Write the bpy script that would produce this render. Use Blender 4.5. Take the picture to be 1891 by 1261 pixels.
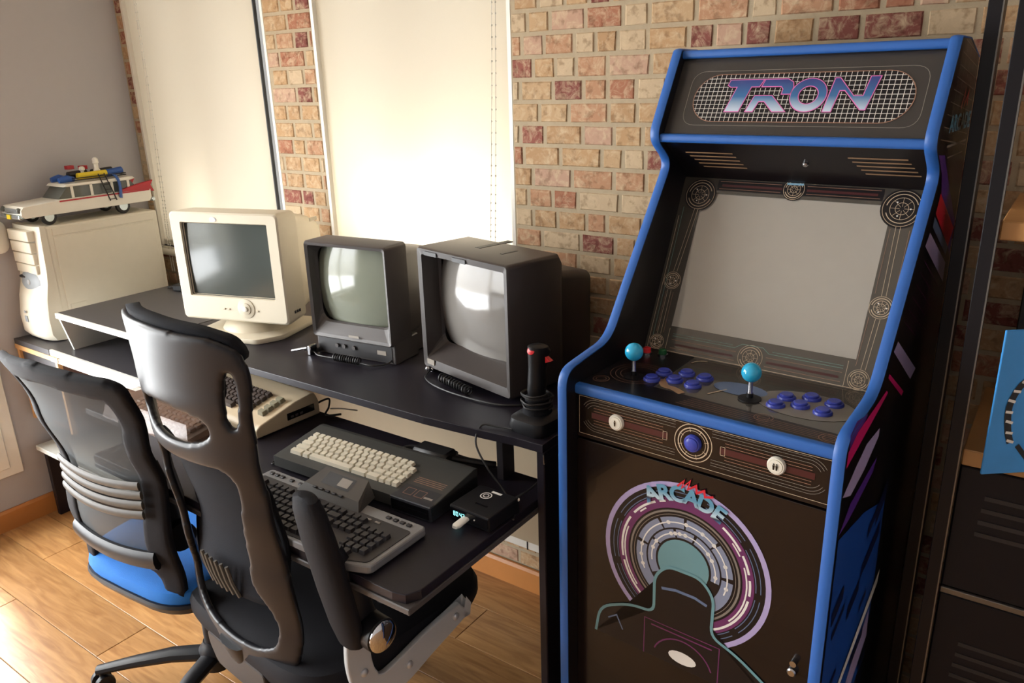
import bpy, bmesh, math, random
from math import sin, cos, pi, radians as RAD, sqrt
from mathutils import Vector, Matrix
random.seed(7)
for o in list(bpy.data.objects): bpy.data.objects.remove(o)
SC = bpy.context.scene
COL = SC.collection

# ------------------------------------------------------------------ camera
YAW, PITCH, ROLL, FPX = 0.6243, -0.3230, 0.0298, 1456.3
CAMZ = 1.62
Rz = Matrix.Rotation(YAW, 3, 'Z'); Rx = Matrix.Rotation(PITCH, 3, 'X'); Ry = Matrix.Rotation(ROLL, 3, 'Y')
RM = Rz @ Rx @ Ry
cam = bpy.data.cameras.new('camera'); cam.sensor_width = 36; cam.lens = FPX / 1891 * 36
cam.clip_start = 0.05
camo = bpy.data.objects.new('camera', cam); COL.objects.link(camo)
right, fwd, up = RM.col[0], RM.col[1], RM.col[2]
M = Matrix((right, up, -fwd)).transposed().to_4x4(); M.translation = (0, 0, CAMZ)
camo.matrix_world = M
SC.camera = camo

# ------------------------------------------------------------------ world, daylight, exposure
wd = bpy.data.worlds.new('world'); SC.world = wd; wd.use_nodes = True
bg = wd.node_tree.nodes['Background']; bg.inputs[0].default_value = (0.98, 0.98, 0.99, 1); bg.inputs[1].default_value = 0.42
SC.view_settings.view_transform = 'Standard'; SC.view_settings.look = 'None'
SC.view_settings.gamma = 1; SC.view_settings.use_curve_mapping = False
SC.view_settings.exposure = -0.03
def area(name, loc, rot, sx, sy, power, col):
    l = bpy.data.lights.new(name, 'AREA'); l.shape = 'RECTANGLE'; l.size = sx; l.size_y = sy
    l.energy = power; l.color = col
    o = bpy.data.objects.new(name, l); COL.objects.link(o); o.location = loc; o.rotation_euler = rot
    return o
# daylight standing outside the windows (tall window in the left wall beside the camera, two blinds on the brick wall)
area('daylight_left_window', (-3.95, -0.30, 1.45), (0, RAD(-90), 0), 3.4, 4.6, 1000, (0.965, 0.985, 1.0))
area('daylight_blind_a', (-2.73, 2.30, 1.70), (RAD(-90), 0, 0), 0.9, 1.5, 5.6, (1.0, 0.93, 0.80))
area('daylight_blind_b', (-1.69, 2.30, 1.70), (RAD(-90), 0, 0), 0.8, 1.5, 4.4, (1.0, 0.93, 0.80))
area('sun_glare_blind_a', (-2.80, 2.10, 1.12), (RAD(-90), 0, 0), 0.30, 0.2, 1.8, (1.0, 0.93, 0.80))
area('sun_glare_blind_b', (-1.66, 2.10, 1.14), (RAD(-90), 0, 0), 0.34, 0.26, 9, (1.0, 0.93, 0.80))
sl_ = bpy.data.lights.new('sun', 'SUN'); sl_.energy = 9; sl_.angle = RAD(5); sl_.color = (1.0, 0.95, 0.86)
so = bpy.data.objects.new('sun', sl_); COL.objects.link(so); so.rotation_euler = Vector((.85, -.22, -1)).to_track_quat('-Z', 'Y').to_euler()

# ------------------------------------------------------------------ helpers
def lin(r, g, b):
    f = lambda c: (c/255/12.92) if c/255 <= 0.04045 else ((c/255+0.055)/1.055)**2.4
    return (f(r), f(g), f(b), 1)
MATS = {}
def mat(name, col, rough=0.5, metal=0.0, spec=0.5, noise=0.0, scale=30, bump=0.0, bscale=200, coat=0.0, trans=0.0, emit=None, estr=0):
    m = bpy.data.materials.new(name); m.use_nodes = True; MATS[name] = m
    nt = m.node_tree; b = nt.nodes['Principled BSDF']
    b.inputs['Roughness'].default_value = rough; b.inputs['Metallic'].default_value = metal
    b.inputs['Specular IOR Level'].default_value = spec; b.inputs['Coat Weight'].default_value = coat
    b.inputs['Transmission Weight'].default_value = trans
    b.inputs['Base Color'].default_value = col
    if emit: b.inputs['Emission Color'].default_value = emit; b.inputs['Emission Strength'].default_value = estr
    tc = nt.nodes.new('ShaderNodeTexCoord')
    n = nt.nodes.new('ShaderNodeTexNoise'); n.inputs['Scale'].default_value = scale; n.inputs['Detail'].default_value = 4
    nt.links.new(tc.outputs['Object'], n.inputs['Vector'])
    mx = nt.nodes.new('ShaderNodeMix'); mx.data_type = 'RGBA'
    k = noise if noise else 0.03
    mx.inputs[6].default_value = tuple(c*(1-k) for c in col[:3])+(1,)
    mx.inputs[7].default_value = tuple(min(1, c*(1+k)) for c in col[:3])+(1,)
    nt.links.new(n.outputs[0], mx.inputs[0]); nt.links.new(mx.outputs[2], b.inputs['Base Color'])
    if bump:
        n2 = nt.nodes.new('ShaderNodeTexNoise'); n2.inputs['Scale'].default_value = bscale
        nt.links.new(tc.outputs['Object'], n2.inputs['Vector'])
        bp = nt.nodes.new('ShaderNodeBump'); bp.inputs['Strength'].default_value = bump; bp.inputs['Distance'].default_value = 0.002
        nt.links.new(n2.outputs[0], bp.inputs['Height']); nt.links.new(bp.outputs[0], b.inputs['Normal'])
    return m

class MB:
    def __init__(s): s.v = []; s.f = []; s.sm = []
    def add(s, vs, fs, smooth=False, T=None):
        o = len(s.v)
        for p in vs:
            p = Vector(p); s.v.append(tuple(T @ p) if T else tuple(p))
        for f in fs: s.f.append(tuple(i+o for i in f)); s.sm.append(smooth)
        return s
    def bm(s, b, smooth=False, T=None):
        b.verts.ensure_lookup_table(); b.verts.index_update()
        s.add([v.co.copy() for v in b.verts], [[v.index for v in f.verts] for f in b.faces], smooth, T); b.free(); return s
    def box(s, c, d, r=0.0, seg=1, T=None, smooth=False):
        b = bmesh.new(); bmesh.ops.create_cube(b, size=1)
        for v in b.verts: v.co = Vector((v.co.x*d[0]+c[0], v.co.y*d[1]+c[1], v.co.z*d[2]+c[2]))
        if r > 0: bmesh.ops.bevel(b, geom=list(b.edges), offset=min(r, min(d)*0.49), segments=seg, affect='EDGES', profile=0.5)
        return s.bm(b, smooth or seg > 2, T)
    def b2(s, a, b, r=0.0, seg=1, T=None):
        return s.box([(a[i]+b[i])/2 for i in range(3)], [abs(b[i]-a[i]) for i in range(3)], r, seg, T)
    def prism(s, poly, a0, a1, axis='x', T=None, r=0.0, smooth=False):
        # poly in the two other axes: x->(y,z), y->(x,z), z->(x,y)
        def P(p, t): return {'x': (t, p[0], p[1]), 'y': (p[0], t, p[1]), 'z': (p[0], p[1], t)}[axis]
        b = bmesh.new(); n = len(poly)
        va = [b.verts.new(P(p, a0)) for p in poly]; vb = [b.verts.new(P(p, a1)) for p in poly]
        b.faces.new(va); b.faces.new(vb[::-1])
        for i in range(n): b.faces.new((va[i], vb[i], vb[(i+1) % n], va[(i+1) % n]))
        bmesh.ops.recalc_face_normals(b, faces=b.faces)
        if r > 0:
            eds = [e for e in b.edges if (e.verts[0] in va) == (e.verts[1] in va)]
            bmesh.ops.bevel(b, geom=eds, offset=r, segments=2, affect='EDGES', profile=0.5)
        if n > 8: bmesh.ops.triangulate(b, faces=[f for f in b.faces if len(f.verts) > 4])
        return s.bm(b, smooth, T)
    def tube(s, pts, r, n=8, closed=False, T=None, caps=True, flat=None, upv=None):
        # flat=(a,b): elliptical section a along side, b along up
        pts = [Vector(p) for p in pts]; N = len(pts); rings = []
        prevu = None
        for i, p in enumerate(pts):
            t = (pts[(i+1) % N] - pts[i-1]) if closed else (pts[min(i+1, N-1)] - pts[max(i-1, 0)])
            if t.length < 1e-9: t = Vector((0, 0, 1))
            t.normalize()
            if upv is not None: u = Vector(upv) - t*Vector(upv).dot(t)
            elif prevu is None:
                u = Vector((0, 0, 1)) - t*t.z
                if u.length < 0.1: u = Vector((0, 1, 0)) - t*t.y
            else: u = prevu - t*prevu.dot(t)
            u.normalize(); prevu = u; w = t.cross(u)
            rr = r[i] if isinstance(r, (list, tuple)) else r
            fa, fb = (flat[i] if isinstance(flat, list) else flat) if flat else (1, 1)
            rings.append([p + (w*cos(2*pi*k/n)*fa + u*sin(2*pi*k/n)*fb)*rr for k in range(n)])
        return s.rings(rings, closed, caps, True, T)
    def rings(s, rings, closed=False, caps=True, smooth=True, T=None, cap0=None, cap1=None):
        n = len(rings[0]); vs = [p for r in rings for p in r]; fs = []
        m = len(rings)
        for i in range(m if closed else m-1):
            for k in range(n):
                a, b2 = i*n+k, i*n+(k+1) % n; c, d = ((i+1) % m)*n+(k+1) % n, ((i+1) % m)*n+k
                fs.append((a, b2, c, d))
        s.add(vs, fs, smooth, T)
        cap0 = caps if cap0 is None else cap0; cap1 = caps if cap1 is None else cap1
        if not closed:
            if cap0: s.add(rings[0], [tuple(range(n))[::-1]], False, T)
            if cap1: s.add(rings[-1], [tuple(range(n))], False, T)
        return s
    def lathe(s, prof, n=20, T=None, caps=True, smooth=True):
        return s.rings([[Vector((r*cos(2*pi*k/n), r*sin(2*pi*k/n), z)) for k in range(n)] for r, z in prof], False, caps, smooth, T)
    def ball(s, c, r, T=None, seg=20, sc=(1, 1, 1)):
        b = bmesh.new(); bmesh.ops.create_uvsphere(b, u_segments=seg, v_segments=seg//2, radius=r)
        for v in b.verts: v.co = Vector((v.co.x*sc[0]+c[0], v.co.y*sc[1]+c[1], v.co.z*sc[2]+c[2]))
        return s.bm(b, True, T)
    def loft(s, secs, axis='y', cap0=True, cap1=True, q=5, smooth=True, T=None):
        # secs: (t, cu, cv, w, h, r) rounded rectangles stacked along an axis; u,v are the other two axes
        rings = []
        for t, cu, cv, w, h, r in secs:
            ring = []
            r = min(r, w*0.499, h*0.499)
            for k, (sx, sy) in enumerate(((1, 1), (-1, 1), (-1, -1), (1, -1))):
                for j in range(q):
                    a = k*pi/2 + j*(pi/2)/(q-1)
                    u = cu + sx*(w/2-r) + r*cos(a); v = cv + sy*(h/2-r) + r*sin(a)
                    ring.append({'x': (t, u, v), 'y': (u, t, v), 'z': (u, v, t)}[axis])
            rings.append([Vector(p) for p in ring])
        return s.rings(rings, False, True, smooth, T, cap0, cap1)
    def build(s, name, m, parent=None, kind=None, sharp=True):
        me = bpy.data.meshes.new(name); me.from_pydata(s.v, [], s.f); me.update()
        b = bmesh.new(); b.from_mesh(me); bmesh.ops.remove_doubles(b, verts=b.verts, dist=1e-6); 
        bmesh.ops.recalc_face_normals(b, faces=b.faces); b.to_mesh(me); b.free()
        anysm = any(s.sm)
        if anysm:
            for p in me.polygons: p.use_smooth = True
            if sharp:
                try: me.set_sharp_from_angle(angle=RAD(38))
                except Exception: pass
        me.materials.append(MATS[m] if isinstance(m, str) else m)
        o = bpy.data.objects.new(name, me); COL.objects.link(o)
        if parent: o.parent = parent
        if kind: o['kind'] = kind
        return o
def thing(name, label, cat, loc=(0, 0, 0), rz=0.0, group=None):
    o = bpy.data.objects.new(name, None); COL.objects.link(o); o.empty_display_size = 0.05
    o.location = loc; o.rotation_euler = (0, 0, rz); o['label'] = label; o['category'] = cat
    if group: o['group'] = group
    return o
def tag(o, label, cat, group=None):
    o['label'] = label; o['category'] = cat
    if group: o['group'] = group
    return o
def lab(o, t): o['label'] = t; return o
def put(o, parent, loc, name=None):            # another object sharing the mesh of o
    c = o.copy(); COL.objects.link(c); c.parent = parent; c.location = loc
    return c
def spline(pts, n=6, closed=False):
    P = [Vector(p) for p in pts]; out = []; N = len(P)
    for i in range(N if closed else N-1):
        p0 = P[i-1] if (i > 0 or closed) else P[0]; p1 = P[i]; p2 = P[(i+1) % N]
        p3 = P[(i+2) % N] if (closed or i+2 < N) else P[-1]
        for k in range(n):
            t = k/n
            out.append(0.5*((2*p1)+(p2-p0)*t+(2*p0-5*p1+4*p2-p3)*t*t+(-p0+3*p1-3*p2+p3)*t**3))
    if not closed: out.append(P[-1])
    return out
class Art:                                     # flat print lying on a surface (u right, v up on it)
    def __init__(s, o, u, v): s.o = Vector(o); s.u = Vector(u).normalized(); s.v = Vector(v).normalized(); s.n = s.u.cross(s.v); s.mb = MB(); s.h = 0.0006; s.n_pieces = 0
    def P(s, p, h=0): return s.o + s.u*p[0] + s.v*p[1] + s.n*(s.h+h)
    def poly(s, pts, h=0):
        b = bmesh.new(); f = b.faces.new([b.verts.new(s.P(p, h)) for p in pts])
        if len(pts) > 4: bmesh.ops.triangulate(b, faces=[f])
        s.mb.bm(b); s.n_pieces += 1; return s
    def stroke(s, pts, w, closed=False, h=0):
        pts = [Vector((p[0], p[1])) for p in pts]; N = len(pts); L = []; Rr = []
        for i in range(N):
            a = pts[i-1] if (closed or i > 0) else pts[i]; b = pts[(i+1) % N] if (closed or i < N-1) else pts[i]
            d1 = (pts[i]-a); d2 = (b-pts[i])
            if d1.length < 1e-9: d1 = d2
            if d2.length < 1e-9: d2 = d1
            d1.normalize(); d2.normalize(); n1 = Vector((-d1.y, d1.x)); n2 = Vector((-d2.y, d2.x)); n = (n1+n2)
            if n.length < 1e-6: n = n1
            n.normalize(); k = min(2.0, 1/max(0.3, n.dot(n1)))
            L.append(pts[i]+n*w/2*k); Rr.append(pts[i]-n*w/2*k)
        vs = [s.P(p, h) for p in L]+[s.P(p, h) for p in Rr]
        fs = [(i, (i+1) % N, N+(i+1) % N, N+i) for i in range(N if closed else N-1)]
        s.mb.add(vs, fs); s.n_pieces += 1; return s
    def arc(s, c, r, w, a0=0, a1=360, n=None, h=0):
        full = abs(a1-a0) >= 360; n = n or max(6, int(abs(a1-a0)/9))
        pts = [(c[0]+r*cos(RAD(a0+(a1-a0)*i/n)), c[1]+r*sin(RAD(a0+(a1-a0)*i/n))) for i in range(n if full else n+1)]
        return s.stroke(pts, w, full, h)
    def disc(s, c, r, n=20, h=0): return s.poly([(c[0]+r*cos(2*pi*i/n), c[1]+r*sin(2*pi*i/n)) for i in range(n)], h)
    def build(s, name, m, parent, label=None):
        o = s.mb.build(name, m, parent)
        if s.n_pieces > 1: o['kind'] = 'stuff'        # fine print: many strokes, one layer
        if label: o['label'] = label
        return o
def textmesh(name, txt, size, m, parent, o, u, v, align='CENTER', shear=0.0, ext=0.0, sx=1.0, bold=0.0):
    c = bpy.data.curves.new(name, 'FONT'); c.body = txt; c.size = size; c.align_x = align; c.align_y = 'CENTER'; c.shear = shear; c.extrude = ext; c.offset = bold
    t = bpy.data.objects.new(name+'_t', c); COL.objects.link(t)
    dg = bpy.context.evaluated_depsgraph_get(); dg.update()
    me = bpy.data.meshes.new_from_object(t.evaluated_get(dg)); bpy.data.objects.remove(t); bpy.data.curves.remove(c)
    u = Vector(u).normalized(); v = Vector(v).normalized(); n = u.cross(v); o = Vector(o)
    for q in me.vertices: q.co = o + u*q.co.x*sx + v*q.co.y + n*(q.co.z+0.0012)
    me.materials.clear(); me.materials.append(MATS[m])
    ob = bpy.data.objects.new(name, me); COL.objects.link(ob); ob.parent = parent
    return ob
def fillet(pts, rad, n=5):
    out = []; N = len(pts)
    for i in range(N):
        p = Vector(pts[i]); a = Vector(pts[i-1])-p; b = Vector(pts[(i+1) % N])-p
        r = rad[i] if isinstance(rad, (list, tuple)) else rad
        if r <= 0: out.append(tuple(p)); continue
        k = min(r, a.length*0.45, b.length*0.45); a.normalize(); b.normalize()
        p0 = p+a*k; p2 = p+b*k
        for j in range(n+1):
            t = j/n; out.append(tuple(p0*(1-t)**2+p*2*t*(1-t)+p2*t*t))
    return out
def inside(p, poly):
    c = False; n = len(poly)
    for i in range(n):
        x1, y1 = poly[i]; x2, y2 = poly[i-1]
        if (y1 > p[1]) != (y2 > p[1]) and p[0] < (x2-x1)*(p[1]-y1)/(y2-y1)+x1: c = not c
    return c
def sheet(outer, holes, surf, th, cell):
    # a curved plate cut out in (x,z) and laid on surf(x,z)->point; rim snapped to the outlines
    xs = [p[0] for p in outer]; zs = [p[1] for p in outer]
    x0, x1, z0, z1 = min(xs), max(xs), min(zs), max(zs)
    nx = int((x1-x0)/cell)+2; nz = int((z1-z0)/cell)+2
    def ok(p): return inside(p, outer) and not any(inside(p, h) for h in holes)
    cells = set((i, j) for i in range(nx) for j in range(nz) if ok((x0+(i+.5)*cell, z0+(j+.5)*cell)))
    vid = {}; pos = []
    def vert(i, j):
        if (i, j) in vid: return vid[i, j]
        p = Vector((x0+i*cell, z0+j*cell))
        nb = [(i-a, j-b) in cells for a in (0, 1) for b in (0, 1)]
        if not all(nb):
            best = None
            for pl in [outer]+holes:
                for k in range(len(pl)):
                    a = Vector(pl[k-1]); b = Vector(pl[k]); d = b-a; t = max(0, min(1, (p-a).dot(d)/max(1e-12, d.length_squared))); q = a+d*t
                    dd = (q-p).length
                    if best is None or dd < best[0]: best = (dd, q)
            p = best[1]
        vid[i, j] = len(pos); pos.append(p); return vid[i, j]
    faces = [(vert(i, j), vert(i+1, j), vert(i+1, j+1), vert(i, j+1)) for i, j in sorted(cells)]
    b = bmesh.new(); vs = [b.verts.new(surf(p[0], p[1])) for p in pos]
    for f in faces:
        try: b.faces.new([vs[k] for k in f])
        except ValueError: pass
    bmesh.ops.remove_doubles(b, verts=b.verts, dist=1e-5)
    bmesh.ops.recalc_face_normals(b, faces=b.faces)
    if th:
        r = bmesh.ops.solidify(b, geom=list(b.faces), thickness=th)
        bmesh.ops.recalc_face_normals(b, faces=b.faces)
    return b

# ------------------------------------------------------------------ materials
mat('paint_grey', lin(184, 181, 183), 0.85, noise=0.02)
mat('paint_white', lin(226, 222, 212), 0.7)
mat('ceiling_white', lin(225, 222, 216), 0.9)
mat('mortar', lin(176, 160, 134), 0.95, noise=0.12, scale=60, bump=0.5, bscale=300)
mat('white_gloss', lin(236, 232, 222), 0.35)
mat('orange_wood', lin(196, 130, 70), 0.4, noise=0.12, scale=12)
mat('black_lam', lin(29, 25, 34), 0.40, spec=0.35, bump=0.12, bscale=900, noise=0.1)
mat('dark_lam', lin(62, 60, 64), 0.4, bump=0.1, bscale=800, noise=0.1)
mat('white_lam', lin(224, 224, 216), 0.4)
mat('beech', lin(212, 165, 112), 0.5, noise=0.1, scale=15)
mat('brown_wood', lin(92, 56, 40), 0.5, noise=0.2, scale=15)
mat('cream_board', lin(192, 176, 148), 0.7)
mat('keyboard_silver', lin(138, 138, 140), 0.4, metal=0.2)
mat('hump_grey', lin(78, 74, 70), 0.3)
mat('crt_cream', lin(206, 196, 174), 0.5)
mat('crt_cream2', lin(196, 186, 164), 0.5)
mat('pc_cream', lin(222, 216, 200), 0.45)
mat('pc_grey', lin(150, 158, 166), 0.4)
mat('crt_grey', lin(78, 74, 73), 0.45, bump=0.1, bscale=900)
mat('crt_grey_d', lin(44, 43, 45), 0.5)
mat('crt_brown', lin(62, 56, 54), 0.38, bump=0.1, bscale=900)
mat('crt_brown_d', lin(38, 33, 36), 0.45)
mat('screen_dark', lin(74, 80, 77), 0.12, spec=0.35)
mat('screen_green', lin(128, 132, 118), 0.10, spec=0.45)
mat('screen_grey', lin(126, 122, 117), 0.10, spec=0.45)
mat('black_plastic', lin(20, 20, 24), 0.42, spec=0.35, bump=0.1, bscale=900)
mat('black_soft', lin(22, 22, 27), 0.75, spec=0.2, bump=0.3, bscale=1200, noise=0.1)
mat('black_gloss', lin(16, 15, 18), 0.15)
mat('cable', lin(30, 29, 30), 0.5)
mat('cable_white', lin(225, 222, 214), 0.5)
mat('red', lin(210, 40, 48), 0.35)
mat('silver', lin(196, 200, 204), 0.35, metal=0.55)
mat('silver_paint', lin(186, 190, 192), 0.42, metal=0.1)
mat('chrome', lin(225, 225, 225), 0.06, metal=1)
mat('steel', lin(180, 180, 184), 0.22, metal=1)
mat('key_cream', lin(214, 206, 186), 0.5)
mat('key_black', lin(48, 44, 46), 0.45)
mat('key_brown', lin(62, 50, 44), 0.5)
mat('key_olive', lin(128, 122, 100), 0.5)
mat('c64_beige', lin(200, 182, 152), 0.5)
mat('cpc_grey', lin(58, 58, 56), 0.5)
mat('cpc_dark', lin(40, 40, 46), 0.5)
mat('led_cyan', lin(120, 240, 240), 0.4, emit=(0.3, 0.95, 1.0, 1), estr=2.5)
mat('print_white', lin(230, 228, 222), 0.5)
mat('print_dim', lin(150, 142, 132), 0.5)
mat('arc_black', lin(16, 14, 19), 0.32, spec=0.35, coat=0.1)
mat('arc_panel', lin(21, 15, 16), 0.22, spec=0.35, coat=0.15)
mat('arc_bezel', lin(70, 66, 60), 0.16, coat=0.5)
mat('arc_marquee', lin(58, 55, 53), 0.25)
mat('t_mold', lin(40, 98, 178), 0.42)
mat('arc_screen', lin(168, 163, 154), 0.10, coat=0.6)  # pale grey base stands in for the ceiling reflected in the screen
mat('ball_cyan', lin(44, 176, 224), 0.12, coat=0.5)
mat('btn_blue', lin(58, 70, 168), 0.3)
mat('btn_white', lin(232, 228, 214), 0.35)
mat('btn_green', lin(40, 96, 56), 0.3)
mat('line_cream', lin(196, 176, 150), 0.4)
mat('line_tan', lin(150, 112, 92), 0.4)
mat('line_teal', lin(110, 156, 146), 0.4)
mat('line_grey', lin(128, 122, 114), 0.4)
mat('line_dim', lin(62, 50, 48), 0.4)
mat('art_maroon', lin(70, 24, 26), 0.35)
mat('art_pink', lin(224, 120, 190), 0.4)
mat('art_magenta', lin(206, 28, 110), 0.35)
mat('art_red', lin(206, 34, 54), 0.35)
mat('art_purple', lin(84, 44, 140), 0.35)
mat('art_plum', lin(104, 44, 96), 0.35)
mat('art_lilac', lin(172, 160, 204), 0.35)
mat('art_slate', lin(128, 138, 162), 0.35)
mat('art_teal', lin(104, 150, 158), 0.35)
mat('art_sky', lin(130, 176, 204), 0.35)
mat('art_blue', lin(26, 74, 160), 0.35)
mat('art_navy', lin(16, 26, 62), 0.35)
mat('art_steelblue', lin(96, 116, 150), 0.35)
mat('slot_gold', lin(150, 120, 90), 0.4)
mat('blue_fabric', lin(24, 108, 190), 0.85, bump=0.4, bscale=700, noise=0.08)
mat('mesh_fabric', lin(22, 24, 30), 0.85, spec=0.15, bump=0.5, bscale=900)
mat('grey_plastic', lin(82, 78, 72), 0.5, spec=0.3)
mat('chair_gloss', lin(27, 27, 31), 0.36, spec=0.28, bump=0.05, bscale=1500)
mat('shelf_black', lin(20, 18, 22), 0.4, spec=0.3)
mat('shelf_edge', lin(120, 116, 110), 0.3, metal=0.6)
mat('locker_black', lin(22, 20, 25), 0.5, spec=0.3, bump=0.1, bscale=800)
mat('oak', lin(190, 142, 88), 0.5, noise=0.16, scale=9)
mat('card_blue', lin(58, 146, 220), 0.4, noise=0.2, scale=14)
mat('card_yellow', lin(214, 196, 120), 0.5, noise=0.15, scale=60)
mat('card_black', lin(24, 24, 28), 0.5)
mat('dark_box', lin(34, 32, 22), 0.4)
mat('yellow_print', lin(150, 140, 20), 0.4)
mat('car_white', lin(232, 228, 216), 0.3)
mat('car_red', lin(176, 30, 44), 0.35)
mat('car_blue', lin(38, 84, 160), 0.4)
mat('car_yellow', lin(226, 200, 40), 0.4)
mat('car_black', lin(30, 28, 28), 0.45)
mat('car_chrome', lin(190, 200, 205), 0.15, metal=0.8)
mat('car_glass', lin(88, 92, 88), 0.1)
def glassy(name, col, fac, rough=0.15):
    m = mat(name, col, rough); nt = m.node_tree; b = nt.nodes['Principled BSDF']; out = nt.nodes['Material Output']
    t = nt.nodes.new('ShaderNodeBsdfTransparent'); mx = nt.nodes.new('ShaderNodeMixShader'); mx.inputs[0].default_value = fac
    nt.links.new(t.outputs[0], mx.inputs[1]); nt.links.new(b.outputs[0], mx.inputs[2]); nt.links.new(mx.outputs[0], out.inputs[0])
    return m
glassy('clear_brown', lin(150, 118, 100), 0.45)
glassy('open_mesh', lin(58, 62, 64), 0.86, 0.8)
glassy('pane', lin(235, 240, 245), 0.12, 0.05)
def blindmat():
    m = bpy.data.materials.new('blind_fabric'); MATS['blind_fabric'] = m; m.use_nodes = True; nt = m.node_tree; nt.nodes.clear()
    out = nt.nodes.new('ShaderNodeOutputMaterial'); d = nt.nodes.new('ShaderNodeBsdfDiffuse'); t = nt.nodes.new('ShaderNodeBsdfTranslucent')
    mx = nt.nodes.new('ShaderNodeMixShader'); mx.inputs[0].default_value = 0.55
    n = nt.nodes.new('ShaderNodeTexNoise'); tc = nt.nodes.new('ShaderNodeTexCoord'); mp = nt.nodes.new('ShaderNodeMapping'); mp.inputs['Scale'].default_value = (400, 1, 90)
    cr = nt.nodes.new('ShaderNodeMix'); cr.data_type = 'RGBA'; cr.inputs[6].default_value = lin(214, 206, 190); cr.inputs[7].default_value = lin(226, 218, 204)
    nt.links.new(tc.outputs['Object'], mp.inputs[0]); nt.links.new(mp.outputs[0], n.inputs[0]); nt.links.new(n.outputs[0], cr.inputs[0])
    nt.links.new(cr.outputs[2], d.inputs[0]); nt.links.new(cr.outputs[2], t.inputs[0])
    nt.links.new(d.outputs[0], mx.inputs[1]); nt.links.new(t.outputs[0], mx.inputs[2]); nt.links.new(mx.outputs[0], out.inputs[0])
blindmat()
def brickmat(name, island):
    m = bpy.data.materials.new(name); MATS[name] = m; m.use_nodes = True; nt = m.node_tree; b = nt.nodes['Principled BSDF']; b.inputs['Roughness'].default_value = 0.9
    b.inputs['Specular IOR Level'].default_value = 0.2
    if island: src = nt.nodes.new('ShaderNodeNewGeometry').outputs['Random Per Island']
    else: src = nt.nodes.new('ShaderNodeObjectInfo').outputs['Random']
    geo = nt.nodes.new('ShaderNodeNewGeometry')
    cr = nt.nodes.new('ShaderNodeValToRGB'); cr.color_ramp.interpolation = 'CONSTANT'; e = cr.color_ramp.elements
    cols = [(0, (184, 150, 112)), (.15, (132, 80, 72)), (.26, (178, 144, 108)), (.40, (194, 172, 142)), (.52, (180, 138, 108)), (.63, (146, 92, 80)), (.70, (188, 158, 122)), (.82, (186, 152, 130)), (.91, (164, 112, 88))]
    e[0].position = 0; e[0].color = lin(*cols[0][1]); e[1].position = cols[1][0]; e[1].color = lin(*cols[1][1])
    for p, c in cols[2:]: x = e.new(p); x.color = lin(*c)
    nt.links.new(src, cr.inputs[0])
    n = nt.nodes.new('ShaderNodeTexNoise'); n.inputs['Scale'].default_value = 36; n.inputs['Detail'].default_value = 8; n.inputs['Roughness'].default_value = 0.7; n.inputs['Distortion'].default_value = 0.8
    nt.links.new(geo.outputs['Position'], n.inputs['Vector'])
    r2 = nt.nodes.new('ShaderNodeValToRGB'); r2.color_ramp.elements[0].position = 0.46; r2.color_ramp.elements[1].position = 0.66
    nt.links.new(n.outputs[0], r2.inputs[0])
    mx = nt.nodes.new('ShaderNodeMix'); mx.data_type = 'RGBA'; mx.inputs[7].default_value = lin(208, 186, 154)
    ml = nt.nodes.new('ShaderNodeMath'); ml.operation = 'MULTIPLY'; ml.inputs[1].default_value = 0.75
    nt.links.new(r2.outputs[0], ml.inputs[0]); nt.links.new(ml.outputs[0], mx.inputs[0]); nt.links.new(cr.outputs[0], mx.inputs[6])
    n3 = nt.nodes.new('ShaderNodeTexNoise'); n3.inputs['Scale'].default_value = 58; n3.inputs['Detail'].default_value = 5; nt.links.new(geo.outputs['Position'], n3.inputs['Vector'])
    r3 = nt.nodes.new('ShaderNodeValToRGB'); r3.color_ramp.elements[0].position = 0.33; r3.color_ramp.elements[0].color = (0.45, 0.38, 0.33, 1); r3.color_ramp.elements[1].position = 0.47; r3.color_ramp.elements[1].color = (1, 1, 1, 1)
    nt.links.new(n3.outputs[0], r3.inputs[0])
    mu = nt.nodes.new('ShaderNodeMix'); mu.data_type = 'RGBA'; mu.blend_type = 'MULTIPLY'; mu.inputs[0].default_value = 0.55
    nt.links.new(mx.outputs[2], mu.inputs[6]); nt.links.new(r3.outputs[0], mu.inputs[7]); nt.links.new(mu.outputs[2], b.inputs['Base Color'])
    bp = nt.nodes.new('ShaderNodeBump'); bp.inputs['Strength'].default_value = 0.5; bp.inputs['Distance'].default_value = 0.003
    nt.links.new(n.outputs[0], bp.inputs['Height']); nt.links.new(bp.outputs[0], b.inputs['Normal'])
brickmat('brick', False); brickmat('brick_far', True)
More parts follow.
